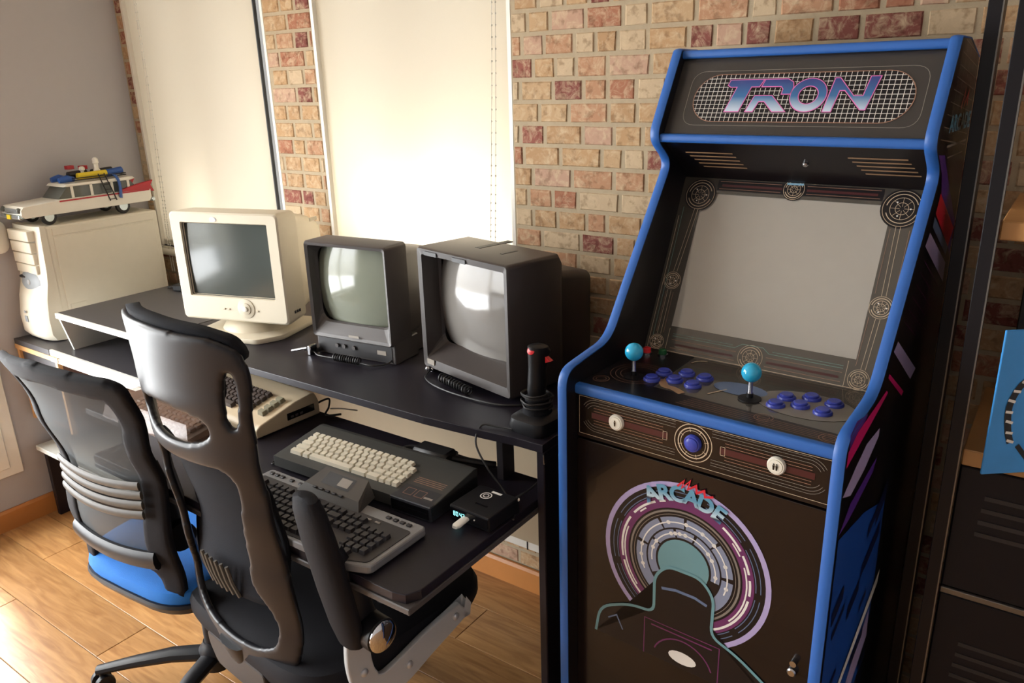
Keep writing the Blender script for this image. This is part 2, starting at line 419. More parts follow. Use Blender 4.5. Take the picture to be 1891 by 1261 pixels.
def plankmat():
    m = bpy.data.materials.new('plank'); MATS['plank'] = m; m.use_nodes = True; nt = m.node_tree; b = nt.nodes['Principled BSDF']; b.inputs['Roughness'].default_value = 0.28
    oi = nt.nodes.new('ShaderNodeObjectInfo'); geo = nt.nodes.new('ShaderNodeNewGeometry'); mp = nt.nodes.new('ShaderNodeMapping'); mp.inputs['Scale'].default_value = (3.0, 26, 1)
    ad = nt.nodes.new('ShaderNodeVectorMath'); ad.operation = 'ADD'; nt.links.new(geo.outputs['Position'], ad.inputs[0])
    cb = nt.nodes.new('ShaderNodeCombineXYZ'); ml = nt.nodes.new('ShaderNodeMath'); ml.operation = 'MULTIPLY'; ml.inputs[1].default_value = 20
    nt.links.new(oi.outputs['Random'], ml.inputs[0]); nt.links.new(ml.outputs[0], cb.inputs[2]); nt.links.new(cb.outputs[0], ad.inputs[1])
    nt.links.new(ad.outputs[0], mp.inputs[0])
    n = nt.nodes.new('ShaderNodeTexNoise'); n.inputs['Scale'].default_value = 1.6; n.inputs['Detail'].default_value = 6; n.inputs['Distortion'].default_value = 1.2
    nt.links.new(mp.outputs[0], n.inputs[0])
    cr = nt.nodes.new('ShaderNodeValToRGB'); cr.color_ramp.elements[0].position = .3; cr.color_ramp.elements[0].color = lin(152, 106, 62); cr.color_ramp.elements[1].position = .75; cr.color_ramp.elements[1].color = lin(196, 150, 98)
    nt.links.new(n.outputs[0], cr.inputs[0])
    hs = nt.nodes.new('ShaderNodeHueSaturation'); nt.links.new(cr.outputs[0], hs.inputs['Color'])
    mr = nt.nodes.new('ShaderNodeMapRange'); mr.inputs[3].default_value = 0.85; mr.inputs[4].default_value = 1.12; nt.links.new(oi.outputs['Random'], mr.inputs[0]); nt.links.new(mr.outputs[0], hs.inputs['Value'])
    nt.links.new(hs.outputs[0], b.inputs['Base Color'])
plankmat()
def gradmat(name, z0, z1, stops, rough=0.35):
    m = bpy.data.materials.new(name); MATS[name] = m; m.use_nodes = True; nt = m.node_tree; b = nt.nodes['Principled BSDF']; b.inputs['Roughness'].default_value = rough
    tc = nt.nodes.new('ShaderNodeTexCoord'); sp = nt.nodes.new('ShaderNodeSeparateXYZ'); mr = nt.nodes.new('ShaderNodeMapRange')
    mr.inputs[1].default_value = z0; mr.inputs[2].default_value = z1
    nt.links.new(tc.outputs['Object'], sp.inputs[0]); nt.links.new(sp.outputs[2], mr.inputs[0])
    cr = nt.nodes.new('ShaderNodeValToRGB'); e = cr.color_ramp.elements
    e[0].position = stops[0][0]; e[0].color = lin(*stops[0][1]); e[1].position = stops[1][0]; e[1].color = lin(*stops[1][1])
    for p, c in stops[2:]: x = e.new(p); x.color = lin(*c)
    nt.links.new(mr.outputs[0], cr.inputs[0]); nt.links.new(cr.outputs[0], b.inputs['Base Color'])
gradmat('logo_grad', 1.525, 1.600, [(0, (226, 226, 236)), (.3, (190, 208, 226)), (.62, (56, 110, 160)), (1, (52, 66, 130))])
gradmat('badge_grad', 0.835, 0.880, [(0, (150, 190, 214)), (.35, (70, 120, 160)), (.5, (24, 36, 60)), (.58, (190, 214, 226)), (1, (90, 150, 180))])
gradmat('badge_grad_s', 1.475, 1.51, [(0, (150, 190, 214)), (.35, (70, 120, 160)), (.5, (24, 36, 60)), (.58, (190, 214, 226)), (1, (90, 150, 180))])

# ------------------------------------------------------------------ the room
WY, WX, XR, YB, ZC = 1.835, -3.20, 1.7, -2.9, 2.5
W1 = (-3.155, -2.309, 0.985, 2.36); W2 = (-2.075, -1.300, 0.985, 2.36)      # window openings x0,x1,z0,z1
def struct(o): o['kind'] = 'structure'; return o
wb = MB(); Y0, Y1 = WY+0.005, WY+0.22
wb.b2((WX-.25, Y0, 0), (W1[0], Y1, ZC)); wb.b2((W1[1], Y0, 0), (W2[0], Y1, ZC)); wb.b2((W2[1], Y0, 0), (XR+.2, Y1, ZC))
for w in (W1, W2): wb.b2((w[0], Y0, 0), (w[1], Y1, w[2])); wb.b2((w[0], Y0, w[3]), (w[1], Y1, ZC))
wall = struct(wb.build('wall_back', 'mortar'))
def px(P):
    q = RM.transposed() @ (Vector(P)-Vector((0, 0, CAMZ)))
    return (945.5+FPX*q.x/q.y, 630.5-FPX*q.z/q.y) if q.y > 0.05 else (-9999, -9999)
PIT, Z0 = 0.0568, 1.783
vis = []; rest = []
# clear stretches of the brick face: between the windows, right of them above the monitors, above and beside the cabinet, under the desk
CLEAR = [(-3.2, -3.15, .98, 2.0), (-2.309, -2.075, 1.12, 1.96), (-1.300, -0.66, .93, 1.90), (-0.75, -.03, 1.56, 1.95), (-1.52, -1.20, .08, .20), (-.16, .06, .70, 1.56)]
k = -32
while Z0+k*PIT < 2.45:
    z0 = Z0+k*PIT; zc = z0+PIT/2; x = WX+0.004+random.random()*0.05
    if z0 > 0.07:
        xx = WX+0.004; 
        while xx < 1.0:
            L = random.choice((.062, .07, .08, .092, .105, .118, .126)) if xx > WX+.01 else random.uniform(.04, .1)
            a, b = xx+.0045, xx+L-.0045; xx += L
            segs = [(a, b)]
            for w in (W1, W2):
                if zc > w[2]-.02 and zc < w[3]+.02:
                    ns = []
                    for (p, q) in segs:
                        if q <= w[0] or p >= w[1]: ns.append((p, q))
                        else:
                            if w[0]-p > .012: ns.append((p, w[0]-.003))
                            if q-w[1] > .012: ns.append((w[1]+.003, q))
                    segs = ns
            for (p, q) in segs:
                c = ((p+q)/2, zc); pxx, pyy = px((c[0], WY, zc))
                if any(r[0] <= c[0] <= r[1] and r[2] <= zc <= r[3] for r in CLEAR) and -10 < pxx < 1900 and -12 < pyy < 1270: vis.append((p, q, z0))
                else: rest.append((p, q, z0))
    k += 1
def brickmb(mb, p, q, z0):
    w, h = q-p, PIT-.009; j = lambda s: random.uniform(-s, s)
    F = [(p+.004+j(.002), z0+.0045+.003+j(.0015)), (q-.004+j(.002), z0+.0045+.003+j(.0015)), (q-.004+j(.002), z0+.0045+h-.003+j(.0015)), (p+.004+j(.002), z0+.0045+h-.003+j(.0015))]
    B = [(p, z0+.0045), (q, z0+.0045), (q, z0+.0045+h), (p, z0+.0045+h)]
    d = random.uniform(0, .0025)
    vs = [(u, WY+.0028-d*.5, v) for u, v in F]+[(u, WY+.006, v) for u, v in B]
    mb.add(vs, [(0, 1, 2, 3), (0, 4, 5, 1), (1, 5, 6, 2), (2, 6, 7, 3), (3, 7, 4, 0)])
if len(vis) > 300:
    vis.sort(key=lambda r: -(r[1]-r[0])/max(.5, (Vector(((r[0]+r[1])/2, WY, r[2]))-Vector((0, 0, CAMZ))).length)); rest += vis[300:]; vis = vis[:300]
for r in vis:
    m = MB(); brickmb(m, *r); m.build('brick', 'brick', wall)
m = MB()
for r in rest: brickmb(m, *r)
m.build('brick_field', 'brick_far', wall, kind='stuff')

# left wall with a wide window out of frame (its reflection shows in the picture tubes)
WL = (-1.75, 1.03, 0.32, 2.28)
m = MB(); m.b2((WX-.22, YB, 0), (WX, WL[0], ZC)); m.b2((WX-.22, WL[1], 0), (WX, WY+.22, ZC)); m.b2((WX-.22, WL[0], 0), (WX, WL[1], WL[2])); m.b2((WX-.22, WL[0], WL[3]), (WX, WL[1], ZC))
struct(m.build('wall_left', 'paint_grey'))
w3 = MB()
w3.b2((WX-.16, WL[0], WL[2]), (WX-.10, WL[1], WL[2]+.06)); w3.b2((WX-.16, WL[0], WL[3]-.06), (WX-.10, WL[1], WL[3]))
for y in (WL[0], (WL[0]+WL[1])/2-.03, WL[1]-.06): w3.b2((WX-.16, y, WL[2]), (WX-.10, y+.06, WL[3]))
win3 = struct(w3.build('window_3', 'white_gloss'))
sl = MB(); T = Matrix.Translation((WX-.05, (WL[0]+WL[1])/2, WL[2]+.03)) @ Matrix.Rotation(RAD(28), 4, 'Y')
sl.box((0, 0, 0), (.045, WL[1]-WL[0]-.04, .002), T=T.to_3x3().to_4x4())
s0 = sl.build('slat', 'paint_white', win3); s0.location = (WX-.05, (WL[0]+WL[1])/2, .82)
for i in range(1, 37): put(s0, win3, (WX-.05, (WL[0]+WL[1])/2, .82+i*.039))
m = MB(); m.b2((XR, YB, 0), (XR+.2, WY+.22, ZC)); struct(m.build('wall_right', 'paint_grey'))
m = MB(); m.b2((WX-.22, YB-.2, ZC), (XR+.2, WY+.22, ZC+.2)); struct(m.build('ceiling', 'ceiling_white'))
# floor boards
m = MB(); m.b2((WX, YB, -.06), (XR, WY, -.012)); fl = struct(m.build('floor', 'brown_wood'))
pm = {}
PW, PLn = 0.165, 1.19
r = 0; y = WY
while y > YB+.1:
    off = (r*0.43) % 1.0*PLn; x = WX - off
    while x < XR:
        a, b = max(x, WX), min(x+PLn, XR)
        if b-a > .05:
            key = round(b-a, 3)
            if key not in pm:
                q = MB(); q.box((0, 0, -.006), (b-a-.0016, PW-.0016, .012), .0012); pm[key] = q.build('plank', 'plank', fl); ob = pm[key]
            else: ob = put(pm[key], fl, (0, 0, 0))
            ob.location = ((a+b)/2, y-PW/2, 0)
        x += PLn
    y -= PW; r += 1
m = MB(); m.prism([(WY, 0), (WY-.014, 0), (WY-.014, .072), (WY-.008, .082), (WY, .082)], WX, XR, 'x'); struct(m.build('baseboard_back', 'orange_wood'))
m = MB(); m.prism([(WX, 0), (WX+.014, 0), (WX+.014, .072), (WX+.008, .082), (WX, .082)], YB, WY-.014, 'y'); struct(m.build('baseboard_left', 'orange_wood'))
# white casing round the left window; its corner shows at the picture edge
m = MB(); m.b2((WX, WL[1]-.005, WL[2]-.105), (WX+.016, WL[1]+.105, WL[3]+.1), .003); m.b2((WX, WL[0]-.1, WL[2]-.105), (WX+.015, WL[1]-.005, WL[2]), .003); p = struct(m.build('trim_1', 'white_gloss'))
m = MB(); m.b2((WX+.015, WL[1]+.01, WL[2]-.07), (WX+.024, WL[1]+.06, WL[3]+.06), .004); m.build('moulding', 'white_gloss', p)
m = MB(); m.loft([(0, 0, 0, .09, .12, .03), (.018, 0, 0, .09, .12, .03), (.026, 0, 0, .07, .10, .03)], 'x'); o = tag(m.build('wall_switch', 'white_gloss'), 'small rounded white box on the grey wall at the far left edge', 'switch'); o.location = (WX, 1.222, 1.12)
# white low cable duct on the brick wall under the desk
m = MB()
struct_d = MB(); struct_d.b2((-2.0, WY-.02, .165), (-1.0, WY, .232), .003); duct = struct(struct_d.build('trim_2', 'paint_white'))
for x in (-1.385, -1.272): m = MB(); m.b2((x, WY-.0215, .165), (x+.004, WY-.0195, .232)); m.build('joint', 'black_plastic', duct)

# windows with roller blinds
def window(idx, w, blind_x0, blind_x1, chain_x, lab1):
    f = MB(); x0, x1, z0, z1 = w
    f.b2((x0, WY+.004, z0), (x0+.012, WY+.2, z1)); f.b2((x1-.012, WY+.004, z0), (x1, WY+.2, z1)); f.b2((x0, WY-.002, z0-.03), (x1, WY+.2, z0)); f.b2((x0, WY+.004, z1-.012), (x1, WY+.2, z1))
    for a in (x0+.012, x1-.062, (x0+x1)/2-.03): f.b2((a, WY+.12, z0), (a+.05, WY+.17, z1))
    f.b2((x0, WY+.12, z0), (x1, WY+.17, z0+.05)); f.b2((x0, WY+.12, z1-.06), (x1, WY+.17, z1))
    fo = struct(f.build('window_%d' % idx, 'white_gloss'))
    g = MB(); g.b2((x0+.05, WY+.142, z0+.05), (x1-.05, WY+.146, z1-.06)); g.build('pane', 'pane', fo)
    t = thing('roller_blind', lab1, 'blind', ((blind_x0+blind_x1)/2, WY+.02, z0), 0, 'roller blinds on the brick wall')
    hw = (blind_x1-blind_x0)/2; H = z1-z0
    b = MB(); n = 24
    rows = [0.028, H*.3, H*.7, H-.05]
    vs = [(-hw+2*hw*i/n, .0015*sin(i*.7)+.002*sin(i*.23), z) for z in rows for i in range(n+1)]
    b.add(vs, [(j*(n+1)+i, j*(n+1)+i+1, (j+1)*(n+1)+i+1, (j+1)*(n+1)+i) for j in range(3) for i in range(n)], True)
    b.build('fabric', 'blind_fabric', t)
    b = MB(); b.box((0, .001, .014), (2*hw, .012, .028), .004); b.build('bottom_bar', 'white_gloss', t)
    b = MB(); b.tube([(-hw, .012, H-.045), (hw, .012, H-.045)], .02, 12); b.build('roller_tube', 'white_gloss', t)
    if idx == 1: b = MB(); b.b2((hw-.001, -.006, 0), (hw+.004, .006, H-.05)); b.build('side_guide', 'card_black', t)
    cx = chain_x-(blind_x0+blind_x1)/2
    b = MB()
    for (c0, c1) in ((cx, cx-.012), (cx+.012, cx+.004)):
        pts = spline([(c0, -.03, H-.05), (c0-.004, -.03, H*.6), (c1-.02, -.03, .25), (c1-.035, -.03, .02), (c1-.034, -.03, -.10 if idx == 1 else .0)], 40)
        for p in pts[::2]: b.ball(p, .0028, seg=6)
        b.tube(pts[::8], .0008, 4)
    b.build('pull_chain', 'cable_white', t)
    return t
window(1, W1, W1[0]+.002, -2.368, -3.03, 'cream roller blind beside the grey wall, behind the white model car')
window(2, W2, W2[0]+.002, -1.316, -1.345, 'cream roller blind glowing brightest, behind the two dark monitors')
m = MB(); m.tube([(W1[0]-.01, WY-.014, .966), (W1[1]+.01, WY-.014, .966)], .014, 12); tag(m.build('window_ledge_roll', 'paint_white'), 'white rounded ledge roll under the blind nearest the grey wall', 'ledge')

# ------------------------------------------------------------------ desks
ZL, ZS = 0.74, 0.883                                   # work surface, raised shelf
d = thing('corner_desk', 'dark-topped desk with white edges and a small wood-trimmed cabinet, by the grey wall', 'desk', (-2.73, 1.5, 0))
ox, oy = 2.73, -1.5
def D(a, b): return ((a[0]+ox, a[1]+oy, a[2]), (b[0]+ox, b[1]+oy, b[2]))
XL0, XL1 = -3.185, -2.285
m = MB(); m.b2(*D((XL0, 1.222, ZL-.02), (XL1, 1.80, ZL)), .001); m.build('desk_top', 'dark_lam', d)
m = MB(); m.b2(*D((-2.92, 1.210, ZL-.022), (XL1, 1.222, ZL+.001)), .002); m.build('white_edge', 'white_lam', d)
m = MB(); m.b2(*D((-2.92, 1.208, ZL-.042), (XL1, 1.30, ZL-.024)), .001); m.build('white_rail', 'white_lam', d)
m = MB(); m.b2(*D((XL0, 1.208, ZL-.02), (-2.92, 1.222, ZL+.0005))); m.build('dark_edge', 'dark_lam', d)
m = MB(); m.b2(*D((XL0, 1.206, ZL-.038), (-2.86, 1.222, ZL-.02))); m.build('wood_edge', 'beech', d)
cb = MB(); cb.b2(*D((-3.17, 1.222, ZL-.32), (-2.865, 1.78, ZL-.02))); c = cb.build('cabinet_body', 'brown_wood', d)
m = MB(); m.b2(*D((-3.155, 1.216, ZL-.30), (-2.885, 1.222, ZL-.045))); m.build('cabinet_door', 'dark_lam', d)
for x in (-3.172, -2.883): m = MB(); m.b2(*D((x, 1.206, ZL-.32), (x+.016, 1.222, ZL-.038))); m.build('wood_trim', 'beech', d)
m = MB(); m.b2(*D((-2.865, 1.60, .30), (XL1, 1.62, ZL-.042))); m.build('back_board', 'brown_wood', d)
m = MB(); m.b2(*D((-3.175, 1.19, .285), (-2.40, 1.75, .305)), .002); m.build('lower_shelf', 'white_lam', d)
for x in (-3.155, -2.45): m = MB(); m.b2(*D((x, 1.205, 0), (x+.022, 1.74, .285)), .002); m.build('side_panel', 'black_lam', d)
for x in (-2.33,): m = MB(); m.b2(*D((x, 1.25, 0), (x+.022, 1.74, ZL-.042)), .002); m.build('side_panel', 'white_lam', d)
# raised shelf on its slanted white side panel
m = MB(); m.b2(*D((-2.852, 1.236, ZS-.018), (XL1, 1.80, ZS)), .001); s = m.build('raised_shelf', 'dark_lam', d)
m = MB(); m.b2(*D((-2.85, 1.226, ZS-.0185), (XL1, 1.236, ZS+.0005)), .001); m.build('shelf_edge', 'white_lam', s)
m = MB(); m.prism([(1.262+oy, ZL), (1.75+oy, ZL), (1.75+oy, ZS-.018), (1.234+oy, ZS-.018)], -2.849+ox, -2.839+ox, 'x'); m.build('shelf_support', 'white_lam', d)

k = thing('computer_desk', 'black computer desk with raised shelf and wide pull-out top, beside the arcade cabinet', 'desk', (-1.55, 1.4, 0))
ox, oy = 1.55, -1.4
XD0, XD1 = -2.28, -0.834
m = MB(); m.prism([(-2.262+ox, 1.0+oy), (-1.97+ox, 1.0+oy), (-1.94+ox, .97+oy), (-1.94+ox, .852+oy), (-.90+ox, .852+oy), (-.872+ox, .858+oy), (-.858+ox, .885+oy), (-.858+ox, 1.35+oy), (-2.262+ox, 1.35+oy)], ZL-.020, ZL, 'z', r=.002); t = m.build('desk_top', 'black_lam', k)
m = MB(); m.b2(*D((-1.938, .848, ZL-.034), (-.856, 1.28, ZL-.0205)), .002); m.build('top_underlayer', 'crt_grey', t)
m = MB(); m.prism([(XD0+ox, 1.236+oy), (-1.15+ox, 1.236+oy), (-1.0+ox, 1.246+oy), (-.90+ox, 1.256+oy), (XD1+ox, 1.256+oy), (XD1+ox, 1.79+oy), (XD0+ox, 1.79+oy)], ZS-.020, ZS, 'z', r=.0015); m.build('raised_shelf', 'black_lam', k)
m = MB(); m.b2(*D((-.99, 1.30, ZL), (-.972, 1.345, ZS-.02)), .001); m.build('shelf_divider', 'crt_brown_d', k)
for x in (XD0, XD1-.020):
    m = MB(); m.b2(*D((x, 1.262, 0), (x+.020, 1.78, ZS-.02)), .002); m.build('side_panel', 'black_lam', k)
m = MB(); m.tube([(XD1+ox+.001, 1.258+oy, ZS-.022), (XD1+ox+.001, 1.258+oy, ZS-.045), (XD1+ox+.001, 1.34+oy, ZS-.045)], .0015, 6); m.build('corner_brace', 'steel', k)
m = MB(); m.b2(*D((-2.258, 1.68, .30), (-.856, 1.696, .72))); m.build('back_board', 'cream_board', k)

# ------------------------------------------------------------------ computer tower and toy car
t = thing('computer_tower', 'cream computer tower with curved front standing on the dark desk by the grey wall', 'computer', (-3.088, 1.285, ZL))
H, Dp, Wd = .420, .46, .205
b = MB(); b.b2((-Wd/2, .03, .012), (Wd/2, Dp, H), .006, 2); b.build('case', 'pc_cream', t)
b = MB(); b.b2((Wd/2-.001, .05, .385), (Wd/2+.003, Dp-.02, .412), .0015)
b.build('side_cover_top', 'pc_cream', t)
b = MB(); b.b2((Wd/2-.001, .05, .02), (Wd/2+.003, Dp-.02, .380), .002); b.build('side_cover', 'pc_cream', t)
b = MB(); b.b2((Wd/2+.002, .06, .04), (Wd/2+.006, .12, .13), .002); b.build('side_handle', 'pc_cream', t)
# curved front bezel: bulging lower half
prof = [(.03, .0), (-.030, .006), (-.050, .03), (-.052, .09), (-.040, .16), (-.020, .215), (-.012, .26), (-.006, .35), (.0, H+.004), (.03, H+.004)]
b = MB(); rings = []
for i in range(13):
    u = -1+2*i/12; k2 = 1-abs(u)**4*.35
    rings.append([Vector((u*(Wd/2+.001), .03-(.03-y)*k2, z if z > .01 else z)) for y, z in prof])
b.rings(rings, False, True, True); b.build('front_bezel', 'pc_cream', t)
for i, (z0, z1) in enumerate(((.372, .41), (.330, .368), (.288, .326), (.252, .284))):
    b = MB(); b.b2((-.075, -.016+.002*i-.008, z0), (.075, .01, z1), .002); b.build('drive_cover', 'pc_cream', t)
b = MB(); b.b2((-.06, -.0225, .385), (.045, -.018, .392)); b.b2((-.06, -.0205, .348), (.06, -.018, .350)); b.build('drive_slot', 'crt_grey_d', t)
b = MB(); b.ball((.004, .004, .212), 1, sc=(.088, .034, .058)); o = b.build('grey_oval', 'pc_grey', t); lab(o, 'blue-grey oval power plate')
b = MB(); T = Matrix.Translation((.02, -.026, .222)) @ Matrix.Rotation(RAD(90), 4, 'X'); b.lathe([(.010, 0), (.010, .004), (.008, .006)], 14, T=T); b.build('power_button', 'silver', t)
b = MB(); b.box((-.03, -.020, .236), (.05, .014, .010), .004); b.build('dark_grip', 'crt_grey_d', t)
b = MB(); b.box((-.005, -.0535, .085), (.020, .002, .022)); b.box((-.005, -.0535, .112), (.012, .002, .008)); b.build('sticker', 'pc_grey', t)

v = thing('toy_car', 'white toy station wagon with red tail fins and colourful roof gear', 'toy car', (-3.085, 1.505, ZL+H+.0005), RAD(-90))
v.scale = (1.0, 1.05, 1.14)
# local x: rearward is -x ... front at +x (towards the camera side)
L2 = .245
body = [(-.245, .042), (-.235, .030), (.235, .030), (.246, .036), (.246, .055), (.236, .066), (.10, .074), (-.10, .074), (-.245, .072)]
b = MB(); rings = []
for yy, kk in ((-.072, .93), (-.066, 1), (0, 1.01), (.066, 1), (.072, .93)):
    rings.append([Vector((x*(1-.006*(1-kk)), yy, .05+(z-.05)*kk)) for x, z in body])
b.rings(rings, False, True, False); b.build('body', 'car_white', v)
for yy in (-.062, .062):
    b = MB(); b.prism([(-.262, .062), (-.13, .072), (-.13, .080), (-.20, .092), (-.262, .100), (-.250, .084)], yy-.009, yy+.009, 'y', r=.002); b.build('tail_fin', 'car_red', v)
for yy in (-.0725, .0725): b = MB(); b.b2((-.24, yy-.001, .067), (.11, yy+.001, .0715)); b.build('side_stripe', 'car_red', v)
cab = [(.105, .074), (.065, .112), (-.17, .112), (-.205, .074)]
b = MB(); b.prism(cab, -.058, .058, 'y'); b.build('windows', 'car_glass', v)
b = MB(); b.prism([(.082, .110), (.070, .118), (-.185, .120), (-.195, .112), (-.17, .108)], -.064, .064, 'y', r=.003); b.build('roof', 'car_white', v)
for x in (.052, -.02, -.10, -.165):
    for yy in (-.0595, .0595): b = MB(); b.b2((x-.005, yy-.001, .074), (x+.005, yy+.001, .112)); b.build('pillar', 'car_white', v)
wb_ = MB(); wb_.lathe([(.020, -.009), (.027, -.007), (.028, 0), (.027, .007), (.020, .009)], 20)
w0 = wb_.build('wheel', 'car_black', v); hb = MB(); hb.lathe([(.017, -.0095), (.018, 0), (.017, .0095), (.006, .011), (.004, .011)], 18); 
for i, (x, yy) in enumerate(((.155, -.062), (.155, .062), (-.125, -.062), (-.125, .062))):
    w = w0 if i == 0 else put(w0, v, (0, 0, 0)); w.location = (x, yy, .028); w.rotation_euler = (RAD(90), 0, 0)
    if i == 0: h0 = hb.build('hubcap', 'car_chrome', w)
    else: put(h0, w, (0, 0, 0))
for x in (.248, -.253): b = MB(); b.b2((x-.009, -.070, .028), (x+.009, .070, .042), .005, 2); b.build('bumper', 'car_chrome', v)
b = MB(); b.b2((.244, -.045, .045), (.249, .045, .060), .001); b.build('grille', 'car_chrome', v)
for yy in (-.056, .056):
    b = MB(); b.ball((.247, yy, .055), .009, seg=12); b.build('headlamp', 'car_glass', v)
b = MB(); b.b2((.257, -.012, .028), (.260, .012, .042)); b.build('number_plate', 'car_yellow', v)
# roof gear
for z in (.127, .133): 
    b = MB(); b.tube([(.03, -.056, z), (-.165, -.056, z), (-.165, .056, z), (.03, .056, z)], .0018, 6, closed=True); b.build('roof_rail', 'car_black', v)
for yy in (-.03, .025): b = MB(); b.tube([(.075, yy, .128), (.045, yy, .132), (.02, yy, .128)], [.008, .012, .008], 10); b.build('roof_lamp', 'car_blue', v)
b = MB(); b.tube([(.01, .035, .136), (-.10, .035, .138)], .011, 10); b.build('yellow_tank', 'car_yellow', v)
for x0, x1 in ((.02, -.05), (-.07, -.15)): b = MB(); b.tube([(x0, -.01, .138), (x1, -.014, .140)], .013, 10); b.build('dark_tank', 'car_black', v)
for x, z in ((.0, .150), (-.05, .146)): b = MB(); b.box((x, -.03, z+.012), (.026, .022, .012), .001); b.build('red_box', 'car_red', v)
b = MB(); b.lathe([(.012, .12), (.012, .15), (.008, .155), (.008, .170), (.011, .172), (.010, .185), (.004, .190)], 12, T=Matrix.Translation((-.075, .02, 0))); b.build('white_tower', 'car_white', v)
b = MB(); b.lathe([(.006, .12), (.006, .15), (.010, .152), (.010, .160), (.005, .164)], 12, T=Matrix.Translation((-.03, .0, 0))); b.build('white_dish', 'car_white', v)
b = MB()
b.tube([(-.055, .060, .140), (-.075, .077, .050)], .0022, 6); b.tube([(-.078, .060, .140), (-.100, .077, .050)], .0022, 6)
for i in range(6):
    f = i/5; b.tube([(-.056-.019*f, .061+.016*f, .135-.08*f), (-.079-.02*f, .061+.016*f, .135-.08*f)], .0014, 6)
b.build('ladder', 'car_black', v)
b = MB(); b.tube(spline([(-.10, .03, .134), (-.12, .058, .128), (-.125, .070, .10), (-.118, .077, .055)], 5), .010, 8, flat=(.9, .35)); b.tube([(-.10, .03, .136), (-.17, .02, .140)], .012, 8); b.build('blue_hose', 'car_blue', v)

# ------------------------------------------------------------------ picture-tube monitors
def dome(w, h, y0, depth, r, m, parent, cz, cx=0, nx=18, nz=14, name='screen'):
    b = MB(); vs = []
    for j in range(nz+1):
        for i in range(nx+1):
            u, vv = -1+2*i/nx, -1+2*j/nz
            # squircle-ish rounding of the outline
            sx = 1-r*(abs(vv)**4)*.5; sz = 1-r*(abs(u)**4)*.5
            vs.append((cx+u*w/2*sx, y0-depth*(1-.5*u*u-.5*vv*vv), cz+vv*h/2*sz))
    b.add(vs, [(j*(nx+1)+i, j*(nx+1)+i+1, (j+1)*(nx+1)+i+1, (j+1)*(nx+1)+i) for j in range(nz) for i in range(nx)], True)
    return b.build(name, m, parent)
# cream monitor on a swivel foot
W, H = .385, .335
c1 = thing('cream_monitor', 'cream picture-tube monitor with a round dial under a dark screen, on a swivel foot', 'monitor', (-2.035, 1.385, ZS), RAD(16.5))
zb = .052; cz = zb+H/2
b = MB(); b.loft([(.345, 0, cz-.005, .20, .17, .03), (.34, 0, cz-.005, .22, .20, .04), (.27, 0, cz, .28, .24, .05), (.16, 0, cz, W-.035, H-.05, .04), (.10, 0, cz, W-.02, H-.03, .03), (.095, 0, cz, W-.006, H-.008, .02), (.02, 0, cz, W, H, .016), (.004, 0, cz, W-.004, H-.004, .014), (0, 0, cz, W-.014, H-.014, .012)], 'y', cap1=False); b.build('housing', 'crt_cream', c1)
b = MB(); SW, SH, sz = .300, .222, cz+.022
b.loft([(0, 0, cz, W-.014, H-.014, .012), (0, 0, sz, SW+.006, SH+.006, .004), (.012, 0, sz, SW-.004, SH-.004, .004)], 'y', cap0=False, cap1=False, smooth=False); b.build('bezel', 'crt_cream', c1)
b = MB(); b.loft([(.0055, 0, sz, SW, SH, .004), (.008, 0, sz, SW-.002, SH-.002, .004)], 'y', cap0=False, cap1=False); b.build('screen_gasket', 'crt_grey_d', c1)
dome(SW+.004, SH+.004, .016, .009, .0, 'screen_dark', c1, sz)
b = MB(); RX = Matrix.Rotation(RAD(90), 4, 'X')
b.lathe([(.030, 0), (.030, .002), (.026, .003)], 28, T=Matrix.Translation((.045, 0, zb+.045)) @ RX); b.lathe([(.018, .002), (.018, .005), (.014, .006)], 24, T=Matrix.Translation((.045, 0, zb+.045)) @ RX); b.build('dial', 'crt_cream2', c1)
b = MB(); b.lathe([(.008, .005), (.008, .009), (.006, .010)], 18, T=Matrix.Translation((.045, 0, zb+.045)) @ RX); b.build('dial_button', 'white_gloss', c1)
for x in (-.035, -.018, .085): b = MB(); b.box((x, -.001, zb+.040), (.010, .004, .006), .002); b.build('button', 'crt_cream2', c1)
b = MB(); b.lathe([(.010, 0), (.010, .001), (.008, .0015)], 18, T=Matrix.Translation((-.03, 0, zb+H-.022)) @ RX @ Matrix.Diagonal((1.2, .7, 1, 1))); b.build('maker_badge', 'silver', c1)
for i in range(3): b = MB(); b.box((W/2+.0005, .035+i*.012, zb+.035), (.002, .006, .008)); b.build('side_socket', 'crt_grey_d', c1)
b = MB(); b.box((W/2-.012, .20, cz+.12), (.004, .04, .012), .002); b.build('side_notch', 'crt_cream2', c1)
b = MB(); b.prism(fillet([(-.15, -.035), (.10, -.045), (.15, .02), (.15, .22), (-.15, .22)], .02), 0, .016, 'z', r=.003); b.lathe([(.11, .016), (.10, .03), (.07, .055)], 28, T=Matrix.Translation((0, .11, 0))); b.build('swivel_foot', 'crt_cream', c1)

